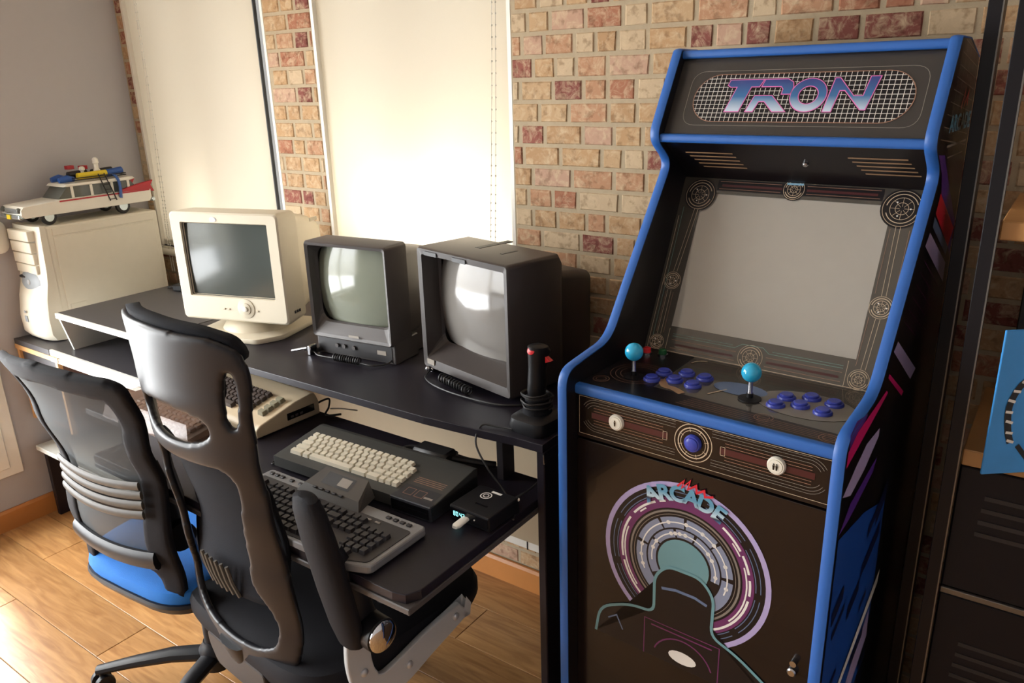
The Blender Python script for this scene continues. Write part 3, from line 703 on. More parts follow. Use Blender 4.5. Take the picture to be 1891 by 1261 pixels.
# small grey monitor
W, H = .284, .328
c2 = thing('small_grey_monitor', 'small dark grey picture-tube monitor with pale greenish screen, middle of the three monitors', 'monitor', (-1.580, 1.430, ZS), RAD(6.5))
zb = .052; hh = H-zb; cz = zb+hh/2
b = MB(); b.loft([(.31, 0, cz-.02, .17, .15, .02), (.30, 0, cz-.02, .19, .17, .02), (.22, 0, cz-.012, W-.045, hh-.05, .02), (.10, 0, cz-.006, W-.02, hh-.02, .02), (.09, 0, cz, W, hh, .012), (.006, 0, cz, W, hh, .010), (0, 0, cz, W-.008, hh-.008, .008)], 'y', cap1=False); b.build('housing', 'crt_grey', c2)
SW, SH, sz = .246, .212, cz+.012
b = MB(); b.loft([(0, 0, cz, W-.008, hh-.008, .008), (.004, 0, cz, W-.024, hh-.024, .006), (.026, 0, sz, SW+.008, SH+.008, .030), (.034, 0, sz, SW, SH, .03)], 'y', cap0=False, cap1=False, smooth=False); b.build('bezel', 'crt_grey', c2)
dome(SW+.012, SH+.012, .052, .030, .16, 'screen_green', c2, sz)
b = MB(); b.b2((-W/2+.004, .012, 0), (W/2-.0005, .12, zb+.012), .003); b.b2((-W/2+.03, .11, 0), (W/2-.02, .26, zb+.02), .003); b.build('control_strip', 'crt_grey', c2)
b = MB(); b.b2((-W/2+.012, .0105, .006), (W/2-.012, .0125, zb-.004)); b.build('control_plate', 'crt_grey_d', c2)
for x in (-.06, -.035, .0): 
    b = MB(); b.lathe([(.006, 0), (.006, .006)], 12, T=Matrix.Translation((x, .0105, .032)) @ RX); b.build('knob', 'crt_grey', c2)
b = MB(); b.box((.095, .0100, .030), (.030, .001, .012)); b.build('panel_print', 'print_dim', c2)
b = MB(); b.box((.01, -.0005, zb+.016), (.036, .001, .007)); b.build('maker_badge', 'print_dim', c2)
b = MB()
b.tube(spline([(-.16, -.02, .012), (-.13, -.015, .010), (-.10, -.03, .008), (-.04, -.03, .008)], 6), .0025, 6)
hel = [(-.04+.09*i/180, -.032+.009*cos(i*.40), .0125+.009*sin(i*.40)) for i in range(181)]
b.tube(hel, .0021, 5)
b.tube(spline([(.05, -.032, .008), (.09, -.03, .006), (.12, .0, .006), (.13, .02, .02)], 6), .0025, 6)
b.tube([(-.125, -.005, .012), (-.125, .02, .012)], .006, 8)
b.build('coiled_lead', 'cable', c2)
b = MB(); b.tube([(-.15, -.02, .020), (-.20, -.03, .008)], .004, 8); b.box((-.14, -.01, .014), (.012, .03, .028), .002); b.build('plug', 'steel', c2)

# large dark monitor
W, H = .350, .338
c3 = thing('large_dark_monitor', 'large dark brown-grey picture-tube monitor with slots in its top, next to the joystick', 'monitor', (-1.182, 1.432, ZS), RAD(-12.6))
b = MB(); zb = .012; hh = H-zb; cz = zb+hh/2
b.loft([(.178, 0, cz-.002, W-.01, hh-.03, .01), (.165, 0, cz, W-.002, hh, .010), (.006, 0, cz, W, hh, .010), (0, 0, cz, W-.008, hh-.008, .008)], 'y', cap1=False); b.build('housing', 'crt_brown', c3)
b = MB(); b.loft([(.350, 0, cz-.03, .20, .20, .02), (.345, 0, cz-.03, .22, .22, .02), (.27, 0, cz-.03, .29, .26, .02), (.176, 0, cz-.022, .315, hh-.05, .02)], 'y'); b.build('rear_housing', 'crt_brown_d', c3)
SW, SH, sz = .304, .246, cz+.020
b = MB(); b.loft([(0, 0, cz, W-.008, hh-.008, .008), (.003, 0, cz+.004, W-.034, hh-.046, .005), (.052, 0, sz, SW+.004, SH+.004, .02), (.060, 0, sz, SW-.004, SH-.004, .022)], 'y', cap0=False, cap1=False, smooth=False); b.build('bezel_hood', 'crt_brown', c3)
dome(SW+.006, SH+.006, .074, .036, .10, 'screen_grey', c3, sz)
for x in (-.115, .0): b = MB(); b.box((x, -.0005, H-.014), (.050, .0015, .010)); b.build('label_plate', 'card_black', c3)
for (x, y, w) in ((-.03, .14, .11), (.07, .10, .05)): b = MB(); b.box((x, y, H-.0005), (w*.18, w, .0025), T=None); b.build('vent_slot', 'card_black', c3)
for x in (-.13, .13):
    b = MB(); b.lathe([(.010, 0), (.012, .013)], 12, T=Matrix.Translation((x, .05, 0))); b.build('foot', 'black_plastic', c3)
b = MB(); b.box((-.14, .0, zb+.020), (.03, .002, .014)); b.build('maker_badge', 'print_dim', c3)
b = MB()
b.tube(spline([(-.15, .01, .008), (-.12, -.035, .004), (-.05, -.055, .004), (.05, -.05, .004), (.16, -.02, .004), (.22, .05, .004)], 8), .0025, 6)
hel = [(-.07+.13*i/170, -.022-.010*i/170+.010*cos(i*.42), .013+.010*sin(i*.42)) for i in range(171)]
b.tube(hel, .0024, 5); b.tube(spline([(-.06, -.02, .008), (-.09, .0, .006), (-.10, .03, .008)], 5), .0025, 6)
b.build('coiled_lead', 'cable', c3)
b = MB(); b.ball((-.150, -.004, .012), .008, seg=10); b.box((-.145, .01, .008), (.016, .02, .012), .002); b.build('plug', 'steel', c3)
m = MB(); m.box((0, 0, .012), (.10, .07, .024), .004); m.tube(spline([(-.05, 0, .012), (-.09, -.01, .006), (-.10, .05, .004)], 5), .003, 6)
o = tag(m.build('modem_box', 'black_plastic'), 'small dark box on the desk behind the cream monitor, under the first blind', 'modem'); o.location = (-2.72, 1.67, ZS); o.rotation_euler = (0, 0, .3)

# ------------------------------------------------------------------ joystick
j = thing('joystick', 'black flight joystick with red buttons and its lead wound round it, on the desk corner', 'joystick', (-.892, 1.325, ZS), RAD(-6))
b = MB(); b.loft([(0, 0, 0, .094, .098, .020), (.012, 0, 0, .100, .104, .022), (.030, 0, 0, .094, .096, .022), (.040, 0, 0, .070, .07, .02)], 'z'); b.build('base', 'black_plastic', j)
b = MB(); b.lathe([(.034, .038), (.030, .05), (.032, .056), (.026, .064), (.027, .072), (.021, .08)], 20); b.build('boot', 'black_soft', j)
b = MB()
rings = []
for z, cx, cy, a, c_ in ((.07, 0, 0, .017, .018), (.09, 0, .0, .020, .022), (.115, .002, .0, .020, .022), (.14, .002, .002, .019, .022), (.165, .004, .004, .021, .026), (.180, .006, .004, .023, .028), (.192, .006, .0, .021, .024), (.197, .006, -.002, .012, .014)):
    rings.append([Vector((cx+a*cos(2*pi*i/18), cy+c_*sin(2*pi*i/18), z+(-.10*c_*sin(2*pi*i/18) if z > .17 else 0))) for i in range(18)])
b.rings(rings); b.build('grip', 'black_plastic', j)
b = MB(); b.lathe([(.010, 0), (.010, .004), (.007, .006)], 16, T=Matrix.Translation((.004, -.018, .186)) @ Matrix.Rotation(RAD(62), 4, 'X')); b.build('thumb_button', 'red', j)
b = MB(); b.prism([(.0, .0), (.014, .006), (.0, .014)], -.006, .006, 'y', T=Matrix.Translation((.026, .004, .158)), r=.001); b.build('trigger', 'red', j)
b = MB(); pts = [((.034+.003*sin(i*.9))*cos(i*.33), (.034+.003*cos(i*1.3))*sin(i*.33), .052+.034*i/95+.004*sin(i*.21)) for i in range(96)]
b.tube(pts, .0021, 5); b.build('wound_lead', 'cable', j)
b = MB(); b.tube(spline([(-.03, -.05, .006), (-.07, -.06, .005), (-.10, -.075, .004), (-.095, -.10, -.03), (-.05, -.11, -.075), (-.02, -.10, -.115), (.03, -.12, -.1405), (.055, -.15, -.1410)], 8), .0022, 6); b.build('hanging_lead', 'cable', j)

# ------------------------------------------------------------------ computers and keyboards on the pull-out top
def keyrows(parent, m, x0, y0, rows, ux, uy, zf, tilt, kh=.008, gap=.0025, name='key'):
    """rows: list of lists of key widths in units (negative = gap); first row nearest the sitter"""
    cache = {}
    for r, row in enumerate(rows):
        x = x0
        for w in row:
            if w < 0: x += -w*ux; continue
            kk = round(w, 2); kw = w*ux-gap
            if kk not in cache:
                b = MB(); b.loft([(0, 0, 0, kw, uy-gap, .0015), (kh*.9, 0, .0006, kw*.86 if w < 1.6 else kw-.003, (uy-gap)*.80, .0015), (kh, 0, .0006, kw*.82 if w < 1.6 else kw-.004, (uy-gap)*.76, .0015)], 'z', q=2, cap0=False, smooth=False)
                ob = b.build(name, m, parent); cache[kk] = ob
            else: ob = put(cache[kk], parent, (0, 0, 0))
            yy = y0+r*uy+uy/2
            ob.location = (x+w*ux/2, yy, zf(yy)); ob.rotation_euler = (tilt, 0, 0); x += w*ux
cp = thing('home_computer', 'dark grey home computer with cream keys and a built-in disk drive, on the black desk', 'computer', (-1.237, 1.145, ZL), RAD(2.0))
LW, LD = .486, .166
sl_ = math.atan2(.020, LD)
b = MB(); b.prism([(-LD/2, .008), (LD/2, .008), (LD/2, .052), (LD/2-.012, .054), (-LD/2, .034)], -LW/2, LW/2, 'x', r=.0015); b.build('case', 'cpc_grey', cp)
b = MB(); b.b2((-LW/2+.012, -LD/2+.012, 0), (LW/2-.11, LD/2-.01, .01)); b.build('lower_case', 'cpc_dark', cp)
b = MB(); b.b2((LW/2-.113, -LD/2-.003, 0), (LW/2, LD/2, .036), .002); dd = b.build('disk_drive', 'cpc_dark', cp)
b = MB(); b.b2((LW/2-.105, -LD/2-.0045, .016), (LW/2-.010, -LD/2-.002, .020)); b.b2((LW/2-.108, -LD/2-.0042, .006), (LW/2-.006, -LD/2-.0028, .030)); b.build('disk_slot', 'black_gloss', dd)
zf = lambda y: .0345+(y+LD/2)*(.020/LD)
A = Art((0, -LD/2, .034), (1, 0, 0), (0, LD, .020))
A.poly([(.135, .012), (.235, .012), (.235, .05), (.135, .05)]); A.build('drive_lid_print', 'cpc_dark', cp)
A = Art((0, -LD/2, .034), (1, 0, 0), (0, LD, .020)); A.poly([(-.232, .143), (.13, .143), (.13, .1445), (-.232, .1445)]); A.poly([(-.215, .149), (-.185, .149), (-.185, .153), (-.215, .153)], .0002); A.poly([(.20, .075), (.235, .075), (.235, .077), (.20, .077)]); A.poly([(.205, .020), (.228, .020), (.228, .026), (.205, .026)], .0004); A.build('case_print', 'print_dim', cp)
A = Art((0, -LD/2, .034), (1, 0, 0), (0, LD, .020)); A.h = .0009
for i in range(4): A.stroke([(.145, .062+i*.006), (.225, .062+i*.006)], .0018)
for x in (.15, .18): A.stroke([(x, .018), (x+.022, .018), (x+.022, .040), (x, .040)], .0012, True)
A.build('panel_print', 'line_tan', cp)
u_ = .0186
keyrows(cp, 'key_cream', -.215, -.058, [[2.2, 1.2, 7.2, 2.4, 2.0, 1, 1, 1], [2.3]+[1]*11+[1.7, 1, 1, 1], [1.9]+[1]*12+[1.1, 1, 1, 1], [1.5]+[1]*12+[1.5, 1, 1, 1], [1]*14+[1, 1, 1, 1][:3]], .0190, u_, zf, sl_)
b = MB(); b.tube(spline([(.0, .09, .03), (.02, .12, .035), (.08, .13, .03), (.11, .16, .01), (.10, .19, .008)], 6), .006, 8); b.tube(spline([(.05, .10, .03), (.14, .13, .03), (.20, .16, .02), (.22, .185, .010)], 6), .008, 8); b.box((.09, .12, .03), (.10, .05, .04), .006); b.build('plugs_and_leads', 'cable', cp)
b = MB(); b.tube(spline([(-.243, -.06, .006), (-.262, -.075, .004), (-.272, -.04, .004), (-.255, .03, .004), (-.20, .12, .004)], 8), .0024, 6); b.build('thin_lead', 'cable', cp)

g = thing('gaming_keyboard', 'silver keyboard with black keys and small tilted display, at the desk front', 'keyboard', (-1.204, .940, ZL), RAD(0.5))
GW, GD = .478, .160
b = MB(); b.prism(fillet([(-GW/2, -.075), (-.19, -.095), (.19, -.095), (GW/2, -.078), (GW/2, .085), (-GW/2, .085)], .012), .003, .022, 'z', r=.004)
b.build('case', 'keyboard_silver', g)
b = MB(); b.prism(fillet([(-GW/2+.012, -.070), (-.185, -.088), (.185, -.088), (GW/2-.012, -.072), (GW/2-.012, .052), (-GW/2+.012, .052)], .008), .0221, .0235, 'z'); b.build('key_deck', 'key_black', g)
zg = lambda y: .0225
u_ = .0186
keyrows(g, 'key_black', -.205, -.082, [[1.3, 1.1, 1.2, 6.2, 1.2, 1, 1.2, 1.3, -.25, 1, 1, 1, -.25, 2, 1], [2.2]+[1]*10+[2.8, -1.25, 1, -1.25, 1, 1, 1, 1], [1.7]+[1]*11+[2.3, -3.5, 1, 1, 1, 1], [1.5]+[1]*12+[1.5, -.25, 1, 1, 1, -.25, 1, 1, 1, 1], [1]*13+[2, -.25, 1, 1, 1, -.25, 1, 1, 1, 1], [1, -.8, 1, 1, 1, 1, -.5, 1, 1, 1, 1, -.5, 1, 1, 1, 1, -.25, 1, 1, 1]], .0183, .0200, zg, 0, kh=.009)
b = MB(); bb = [(-.11, .045), (.085, .045), (.065, .115), (-.085, .115)]
vs = [(x, y, .022) for x, y in bb]+[(-.095, .06, .040), (.072, .06, .040), (.055, .110, .062), (-.075, .110, .062)]
b.add(vs, [(4, 5, 6, 7), (0, 1, 5, 4), (1, 2, 6, 5), (2, 3, 7, 6), (3, 0, 4, 7), (0, 3, 2, 1)]); h = b.build('display_hump', 'hump_grey', g)
A = Art((0, .06, .040), (1, 0, 0), (0, .050, .022)); A.poly([(-.055, .012), (.030, .012), (.030, .045), (-.055, .045)]); A.build('display_glass', 'crt_grey_d', h)
A = Art((0, .06, .040), (1, 0, 0), (0, .050, .022)); A.h = .0012; A.poly([(-.010, .018), (.022, .018), (.022, .040), (-.010, .040)]); o = A.build('lit_display', 'print_dim', h)
for i in range(5):
    b = MB(); b.box((-.06+i*.020, .058, .0395), (.012, .006, .004), .001); b.build('display_button', 'key_black', h)
for i, x in enumerate((-.218, -.200, -.182, -.150, -.120, .150, .170, .188, .206)):
    b = MB(); b.box((x, .068, .0235), (.012, .009, .004), .0012); b.build('media_button', 'key_black', g)
for i, x in enumerate((.120, .145)):
    b = MB(); b.box((x, .040, .0245), (.014, .006, .002), .001); b.build('status_light', 'print_dim', g)
b = MB(); b.box((.02, -.018+.03, .0240), (.030, .008, .001)); b.build('badge', 'print_dim', g)

c6 = thing('beige_computer', 'beige wedge home computer with brown keys, on the black desk behind the high-backed chair', 'computer', (-1.838, 1.243, ZL), RAD(-3))
LW, LD = .404, .205
b = MB(); b.prism(fillet([(-LD/2, .004), (LD/2, .004), (LD/2, .040), (LD/2-.012, .072), (.02, .064), (-LD/2+.012, .036), (-LD/2, .026)], [.003, .003, .006, .012, .01, .006, .006], 3), -LW/2, LW/2, 'x', r=.003); b.build('case', 'c64_beige', c6)
b = MB(); b.b2((LW/2-.001, -.005, .020), (LW/2+.0015, .085, .040), .001); s = b.build('side_ports', 'black_gloss', c6)
for i in range(3): b = MB(); b.box((LW/2+.002, .010+i*.015, .028), (.001, .009, .006)); b.build('port', 'crt_grey', s)
zc6 = lambda y: .0365+(y+LD/2-.012)*.285*1.0 if y < .02 else .066
t6 = math.atan(.25)
keyrows(c6, 'key_brown', -.175, -.072, [[2.5, 9, 2.5, 1][0:0] or [-3, 8.5]]+[[1]*15 for _ in range(4)], .0192, .0188, lambda y: .0375+(y+.09)*.25, t6, kh=.011)
keyrows(c6, 'key_olive', .146, -.060, [[1.5]]*4, .0192, .0196, lambda y: .0375+(y+.09)*.25, t6, kh=.011, name='function_key')
b = MB(); b.tube(spline([(.19, .10, .03), (.21, .13, .04), (.22, .12, .02), (.23, .10, .006), (.26, .13, .005)], 6), .003, 6); b.build('lead', 'cable', c6)
o = MB(); o.tube(spline([(-1.615, 1.36, ZL+.012), (-1.58, 1.37, ZL+.016), (-1.55, 1.40, ZL+.006)], 6), .002, 6); tag(o.build('white_lead', 'cable_white'), 'short white lead curling behind the beige computer', 'cable')

cv = thing('clear_dust_cover', 'clear brownish dust cover over a keyboard, on the black desk behind the blue-seated chair', 'dust cover', (-1.955, 1.060, ZL), RAD(1))
b = MB(); b.loft([(0, 0, 0, .42, .126, .01), (.050, 0, .005, .40, .11, .012), (.056, 0, .005, .38, .10, .012)], 'z', cap0=False, q=3, smooth=False); b.build('cover', 'clear_brown', cv)
b = MB(); b.prism([(-.052, .003), (.048, .003), (.048, .026), (-.052, .014)], -.18, .18, 'x', r=.001); b.build('covered_keyboard', 'grey_plastic', cv)
keyrows(cv, 'key_brown', -.16, -.045, [[1]*15 for _ in range(4)], .0213, .021, lambda y: .0165+(y+.05)*.11, .11, kh=.007)

bx = thing('media_box', 'flat black media box with a lit clock display, on the black desk', 'media box', (-.916, 1.155, ZL), RAD(-2))
b = MB(); b.box((0, 0, .018), (.106, .104, .033), .003, 2); b.build('case', 'black_plastic', bx)
b = MB(); b.b2((-.050, -.0535, .010), (.050, -.0515, .030)); b.build('front_glass', 'black_gloss', bx)
A = Art((-.040, -.0538, .0145), (1, 0, 0), (0, 0, 1))
def seg7(A, x, on, s=.0042):
    P = {'a': ((0, 2), (1, 2)), 'b': ((1, 2), (1, 1)), 'c': ((1, 1), (1, 0)), 'd': ((0, 0), (1, 0)), 'e': ((0, 0), (0, 1)), 'f': ((0, 1), (0, 2)), 'g': ((0, 1), (1, 1))}
    for q in on: A.stroke([(x+P[q][0][0]*s, P[q][0][1]*s*1.1), (x+P[q][1][0]*s, P[q][1][1]*s*1.1)], .0012)
for x, on in ((0, 'abcdefg'), (.0075, 'abcdef'), (.017, 'bcfg'), (.0245, 'abc')): seg7(A, x, on)
A.build('clock_digits', 'led_cyan', bx)
A = Art((0, 0, .0346), (1, 0, 0), (0, 1, 0)); A.arc((-.01, .018), .012, .0025); A.arc((-.01, .018), .006, .002); A.poly([(-.01, .035), (.016, .035), (.016, .042), (-.01, .042)]); A.build('top_print', 'print_white', bx)
A = Art((0, 0, .0346), (1, 0, 0), (0, 1, 0)); A.poly([(-.01, -.020), (.022, -.020), (.022, -.015), (-.01, -.015)]); A.build('embossed_name', 'black_gloss', bx)
b = MB(); b.ball((.016, -.054, .020), .0018, seg=8); b.build('status_light', 'print_white', bx)
b = MB(); b.box((.048, .05, .030), (.012, .006, .006), .001); b.build('rear_plug', 'print_white', bx)
b = MB(); b.tube(spline([(.03, .05, .02), (.045, .09, .03), (.03, .15, .02), (.0, .2, .006)], 6), .0025, 6); b.build('lead', 'cable', bx)
b = MB(); b.loft([(0, 0, 0, .018, .0075, .0035), (.034, 0, 0, .019, .0078, .0035), (.041, 0, 0, .011, .006, .0025)], 'y', q=4); b.box((0, .004, 0), (.010, .012, .004))
o = tag(b.build('usb_stick', 'white_gloss'), 'white memory stick plugged into the front of the black media box', 'memory stick'); o.location = (-.925, 1.1025, ZL+.0165); o.rotation_euler = (0, 0, RAD(183))

# ------------------------------------------------------------------ arcade cabinet
ar = thing('arcade_cabinet', 'tall black arcade cabinet with blue edging and a lit-up style marquee, against the brick wall', 'arcade cabinet', (-.489, 1.184, 0), RAD(-3.3))
IH, TH = .2495, .018
prof = fillet([(0, 0), (0, 1.085), (.161, 1.106), (.398, 1.440), (.327, 1.494), (.426, 1.662), (.490, 1.663), (.600, 1.630), (.600, 0)], [0, .035, .035, .03, .03, .006, .01, .004, 0], 6)
for sx in (-1, 1):
    b = MB(); b.prism(prof, sx*IH, sx*(IH+TH), 'x'); sd = b.build('side_panel', 'arc_black', ar)
    i1 = max(i for i, p in enumerate(prof) if p[0] < .45 and p[1] > 1.5)
    b = MB(); path = [(sx*(IH+TH/2), p[0]-.0015, p[1]+(.0015 if p[1] > 1.6 else 0)) for p in prof[:i1+1]]+[(sx*(IH+TH/2), .50, 1.6625), (sx*(IH+TH/2), .598, 1.632)]
    b.tube(path, 1.0, 10, flat=(.0035, .0102), upv=(1, 0, 0)); b.build('edge_trim', 't_mold', sd)
    if sx == 1: rside = sd
FY = .035
b = MB(); b.b2((-IH, FY, .02), (IH, FY+.016, .936), .001); fp = b.build('front_door', 'arc_panel', ar)
b = MB(); b.b2((-IH, FY+.001, .940), (IH, FY+.016, 1.040), .001); cb = b.build('coin_board', 'arc_panel', ar)
b = MB(); b.loft([(-IH, FY+.004, 1.0415, .020, .021, .006), (IH, FY+.004, 1.0415, .020, .021, .006)], 'x', q=4); b.build('front_rail', 't_mold', ar)
b = MB(); b.b2((-IH, FY+.006, 1.040), (IH, .305, 1.050)); cpn = b.build('control_panel', 'arc_bezel', ar)
BA = Vector((0, .300, 1.050)); BB = Vector((0, .465, 1.400)); bv = (BB-BA).normalized(); bn = Vector((1, 0, 0)).cross(bv)
def onb(p, h=0): return BA+Vector((p[0], 0, 0))+bv*p[1]+bn*h
b = MB()
S0, S1, T0, T1 = -.200, .184, .057, .355; E0 = .389
q = [(-IH, 0), (IH, 0), (IH, E0), (-IH, E0)]; s_ = [(S0, T0), (S1, T0), (S1, T1), (S0, T1)]
vs = [onb(p) for p in q]+[onb(p) for p in s_]+[onb(p, -.006) for p in s_]
b.add(vs, [(i, (i+1) % 4, 4+(i+1) % 4, 4+i) for i in range(4)]+[(4+i, 4+(i+1) % 4, 8+(i+1) % 4, 8+i) for i in range(4)]); bz = b.build('screen_bezel', 'arc_bezel', ar)
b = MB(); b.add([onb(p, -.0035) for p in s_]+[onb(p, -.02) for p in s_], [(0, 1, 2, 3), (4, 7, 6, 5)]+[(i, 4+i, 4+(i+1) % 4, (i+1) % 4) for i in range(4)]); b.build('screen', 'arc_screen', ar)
def slab(name, p0, p1, th, m, x0=-IH, x1=IH):
    p0 = Vector((0,)+p0); p1 = Vector((0,)+p1); v_ = (p1-p0).normalized(); n_ = Vector((1, 0, 0)).cross(v_)
    b = MB(); vs = []
    for h in (0, -th):
        for x, p in ((x0, p0), (x1, p0), (x1, p1), (x0, p1)): vs.append(Vector((x, 0, 0))+p+n_*h)
    b.add(vs, [(0, 1, 2, 3), (4, 7, 6, 5), (0, 4, 5, 1), (1, 5, 6, 2), (2, 6, 7, 3), (3, 7, 4, 0)]); return b.build(name, m, ar), p0, v_
sp, sp0, spv = slab('speaker_panel', (.465, 1.401), (.362, 1.486), .006, 'arc_black')
mq, mq0, mqv = slab('marquee', (.358, 1.500), (.442, 1.648), .006, 'arc_marquee')
slab('top_board', (.440, 1.650), (.596, 1.622), .012, 'arc_black'); slab('back_board', (.598, 1.620), (.598, .02), .012, 'arc_black'); slab('base_board', (.04, .02), (.59, .021), .012, 'arc_black')
for y, z, w in ((.352, 1.493, .024), (.440, 1.654, .022)):
    b = MB(); b.loft([(-IH, y, z, w, .017, .006), (IH, y, z, w, .017, .006)], 'x', q=4); b.build('marquee_rail', 't_mold', ar)
# speaker vents
for sx in (-1, 1):
    for i in range(5):
        A = Art(sp0, (1, 0, 0), spv); x0 = -.215 if sx < 0 else .112; d_ = .103; v_ = .096-.0125*i; k_ = .006*i
        A.stroke([(x0+k_, v_), (x0+d_+k_*.7, v_)], .0042); A.build('vent_slot', 'slot_gold', sp)
b = MB(); b.lathe([(.006, 0), (.006, .004), (.004, .006)], 14, T=Matrix.Translation(sp0+spv*.072+Vector((.03, 0, 0))) @ Vector((1, 0, 0)).cross(spv).to_track_quat('Z', 'Y').to_matrix().to_4x4()); b.build('small_lens', 'steel', sp)
# marquee print: grid in a rounded field and the big lettering
def A_m(h): a = Art(mq0, (1, 0, 0), mqv); a.h = h; return a
CX, CV, HX, HV = .004, .079, .208, .0505
fld = [(CX+HX-HV+HV*cos(RAD(t)), CV+HV*sin(RAD(t))) for t in range(-90, 91, 12)]+[(CX-HX+HV+HV*cos(RAD(t)), CV+HV*sin(RAD(t))) for t in range(90, 271, 12)]
a = A_m(.0006); a.poly(fld); a.build('grid_field', 'arc_black', mq)
a = A_m(.0010)
n = int(2*HX/.0096)
for i in range(1, n):
    x = CX-HX+i*2*HX/n; dx = abs(x-CX)-(HX-HV); hv = HV if dx < 0 else sqrt(max(0, HV*HV-dx*dx))
    if hv > .004: a.stroke([(x, CV-hv), (x, CV+hv)], .0010)
for i in range(1, 11):
    v_ = CV-HV+i*2*HV/11; dv = abs(v_-CV); hx = HX-HV+sqrt(max(0, HV*HV-dv*dv)); a.stroke([(CX-hx, v_), (CX+hx, v_)], .0010)
a.build('grid_lines', 'print_white', mq)
a = A_m(.0011); a.stroke(fld, .0016, True); a.build('field_outline', 'line_tan', mq)
a = A_m(.0007); a.stroke(fillet([(CX-HX-.014, CV-HV-.008), (CX+HX+.016, CV-HV-.008), (CX+HX+.016, CV+HV+.008), (CX-HX-.014, CV+HV+.008)], .03, 6), .0010, True); a.build('outer_outline', 'line_grey', mq)
def letters(w, m, h, nm):
    a = A_m(h)
    def SS(pts, closed=False):
        a.stroke(pts, w, closed)
    return a
X0, V0, LH = -.136, .050, .062
def U(x, v): return (X0+x, V0+v)
T_ = [U(0, .056), U(.003, .066), U(.070, .066), U(.064, .052), U(.048, .052), U(.034, 0), U(.006, 0), U(.020, .052), U(.006, .052)]
R1 = [U(.074, .066), U(.118, .066), U(.128, .060), U(.131, .050), U(.128, .036), U(.112, .036), U(.113, .046), U(.108, .052), U(.070, .052)]
R2 = [U(.060, .032), U(.094, .032), U(.126, 0), U(.102, 0), U(.082, .021), U(.070, .021), U(.063, 0), U(.049, 0)]
N1 = [U(.197, 0), U(.206, .066), U(.214, .066), U(.245, .030), U(.262, .030), U(.268, .068), U(.284, .068), U(.270, .004), U(.262, .004), U(.228, .042), U(.218, .042), U(.211, 0)]
oc = U(.163, .033); O_o = [(oc[0]+.033*cos(t*pi/18), oc[1]+.034*sin(t*pi/18)) for t in range(36)]
def lettershape(grow, h, m, nm):
    a = A_m(h)
    if grow:
        for P_ in (T_, R1, R2, N1): a.stroke(P_, grow, True)
        a.arc(oc, .026, .014+grow, n=40)
    else:
        for P_ in (T_, R1, R2, N1): a.poly(P_)
        a.arc(oc, .026, .014, n=40)
    a.build(nm, m, mq)
lettershape(.0065, .0014, 'arc_black', 'lettering_shadow'); lettershape(.0034, .0017, 'art_pink', 'lettering_outline'); lettershape(0, .0021, 'logo_grad', 'lettering')
# bezel print
def roundel(A, c, r, spokes=True):
    A.arc(c, r, .0009); A.arc(c, r*.82, .0016, 20, 170); A.arc(c, r*.82, .0016, 200, 340); A.arc(c, r*.62, .0009); A.arc(c, r*.34, .0009)
    if spokes:
        for t in range(0, 360, 45): A.stroke([(c[0]+r*.12*cos(RAD(t)), c[1]+r*.12*sin(RAD(t))), (c[0]+r*.62*cos(RAD(t)), c[1]+r*.62*sin(RAD(t)))], .0007)
RD = [((-.205, .350), .032), ((.202, .350), .034), ((-.006, .374), .021), ((-.222, .155), .019), ((.206, .160), .021), ((-.224, .018), .016), ((-.014, .022), .025), ((.196, .020), .019)]
def A_b(h=.0006): a = Art(BA, (1, 0, 0), bv); a.h = h; return a
a = A_b(.0005)
for c_, r_ in RD:
    if c_[1] > .34: a.disc(c_, r_*1.12, 30)
a.poly([(-.17, .362), (.165, .362), (.165, .386), (-.17, .386)], -.0002); a.build('print_dark_field', 'arc_black', bz)
a = A_b(.0007); a.poly([(-.16, .371), (-.03, .371), (-.03, .376), (-.16, .376)]); a.poly([(.02, .371), (.155, .371), (.155, .376), (.02, .376)]); a.poly([(-.18, .016), (-.05, .016), (-.05, .021), (-.18, .021)]); a.poly([(.02, .016), (.16, .016), (.16, .021), (.02, .021)]); a.build('print_maroon', 'art_maroon', bz)
a = A_b(.0009)
for c_, r_ in RD: roundel(a, c_, r_)
for dx in (-.004, .004): a.stroke([(-.223+dx, .036), (-.223+dx, .134)], .0008); a.stroke([(-.220+dx, .176), (-.206+dx, .318)], .0008); a.stroke([(.200+dx, .04), (.205+dx, .138)], .0008); a.stroke([(.206+dx, .182), (.203+dx, .315)], .0008)
a.stroke([(-.243, .004), (-.243, .30)], .0009); a.stroke([(.236, .004), (.240, .30)], .0012); a.stroke([(-.2, .002), (-.2, .052)], .0009); a.stroke([(.172, .002), (.172, .052)], .0009)
a.stroke([(-.245, .0025), (.245, .0025)], .0012)
a.build('print_cream_lines', 'line_cream', bz)
a = A_b(.0010)
for v_ in (.010, .028): a.stroke([(-.19, v_), (-.045, v_)], .0009); a.stroke([(.018, v_), (.165, v_)], .0009)
for v_ in (.366, .382): a.stroke([(-.165, v_), (-.032, v_)], .0009); a.stroke([(.020, v_), (.16, v_)], .0009)
for x in (-.230, -.213): a.stroke([(x, .04), (x, .13)], .0007)
for x in (.186, .220): a.stroke([(x, .045), (x+.003, .14)], .0007); a.stroke([(x+.004, .185), (x+.004, .31)], .0007)
a.build('print_tan_lines', 'line_tan', bz)
a = A_b(.0011)
a.stroke([(-.19, .036), (-.05, .036), (-.035, .046), (.008, .046), (.022, .036), (.165, .036)], .0009); a.stroke([(-.19, .041), (-.055, .041)], .0007); a.stroke([(.028, .041), (.165, .041)], .0007); a.stroke([(.226, .01), (.231, .33)], .0012); a.stroke([(-.236, .03), (-.236, .32)], .0007)
a.build('print_teal_lines', 'line_teal', bz)
a = A_b(.0013)
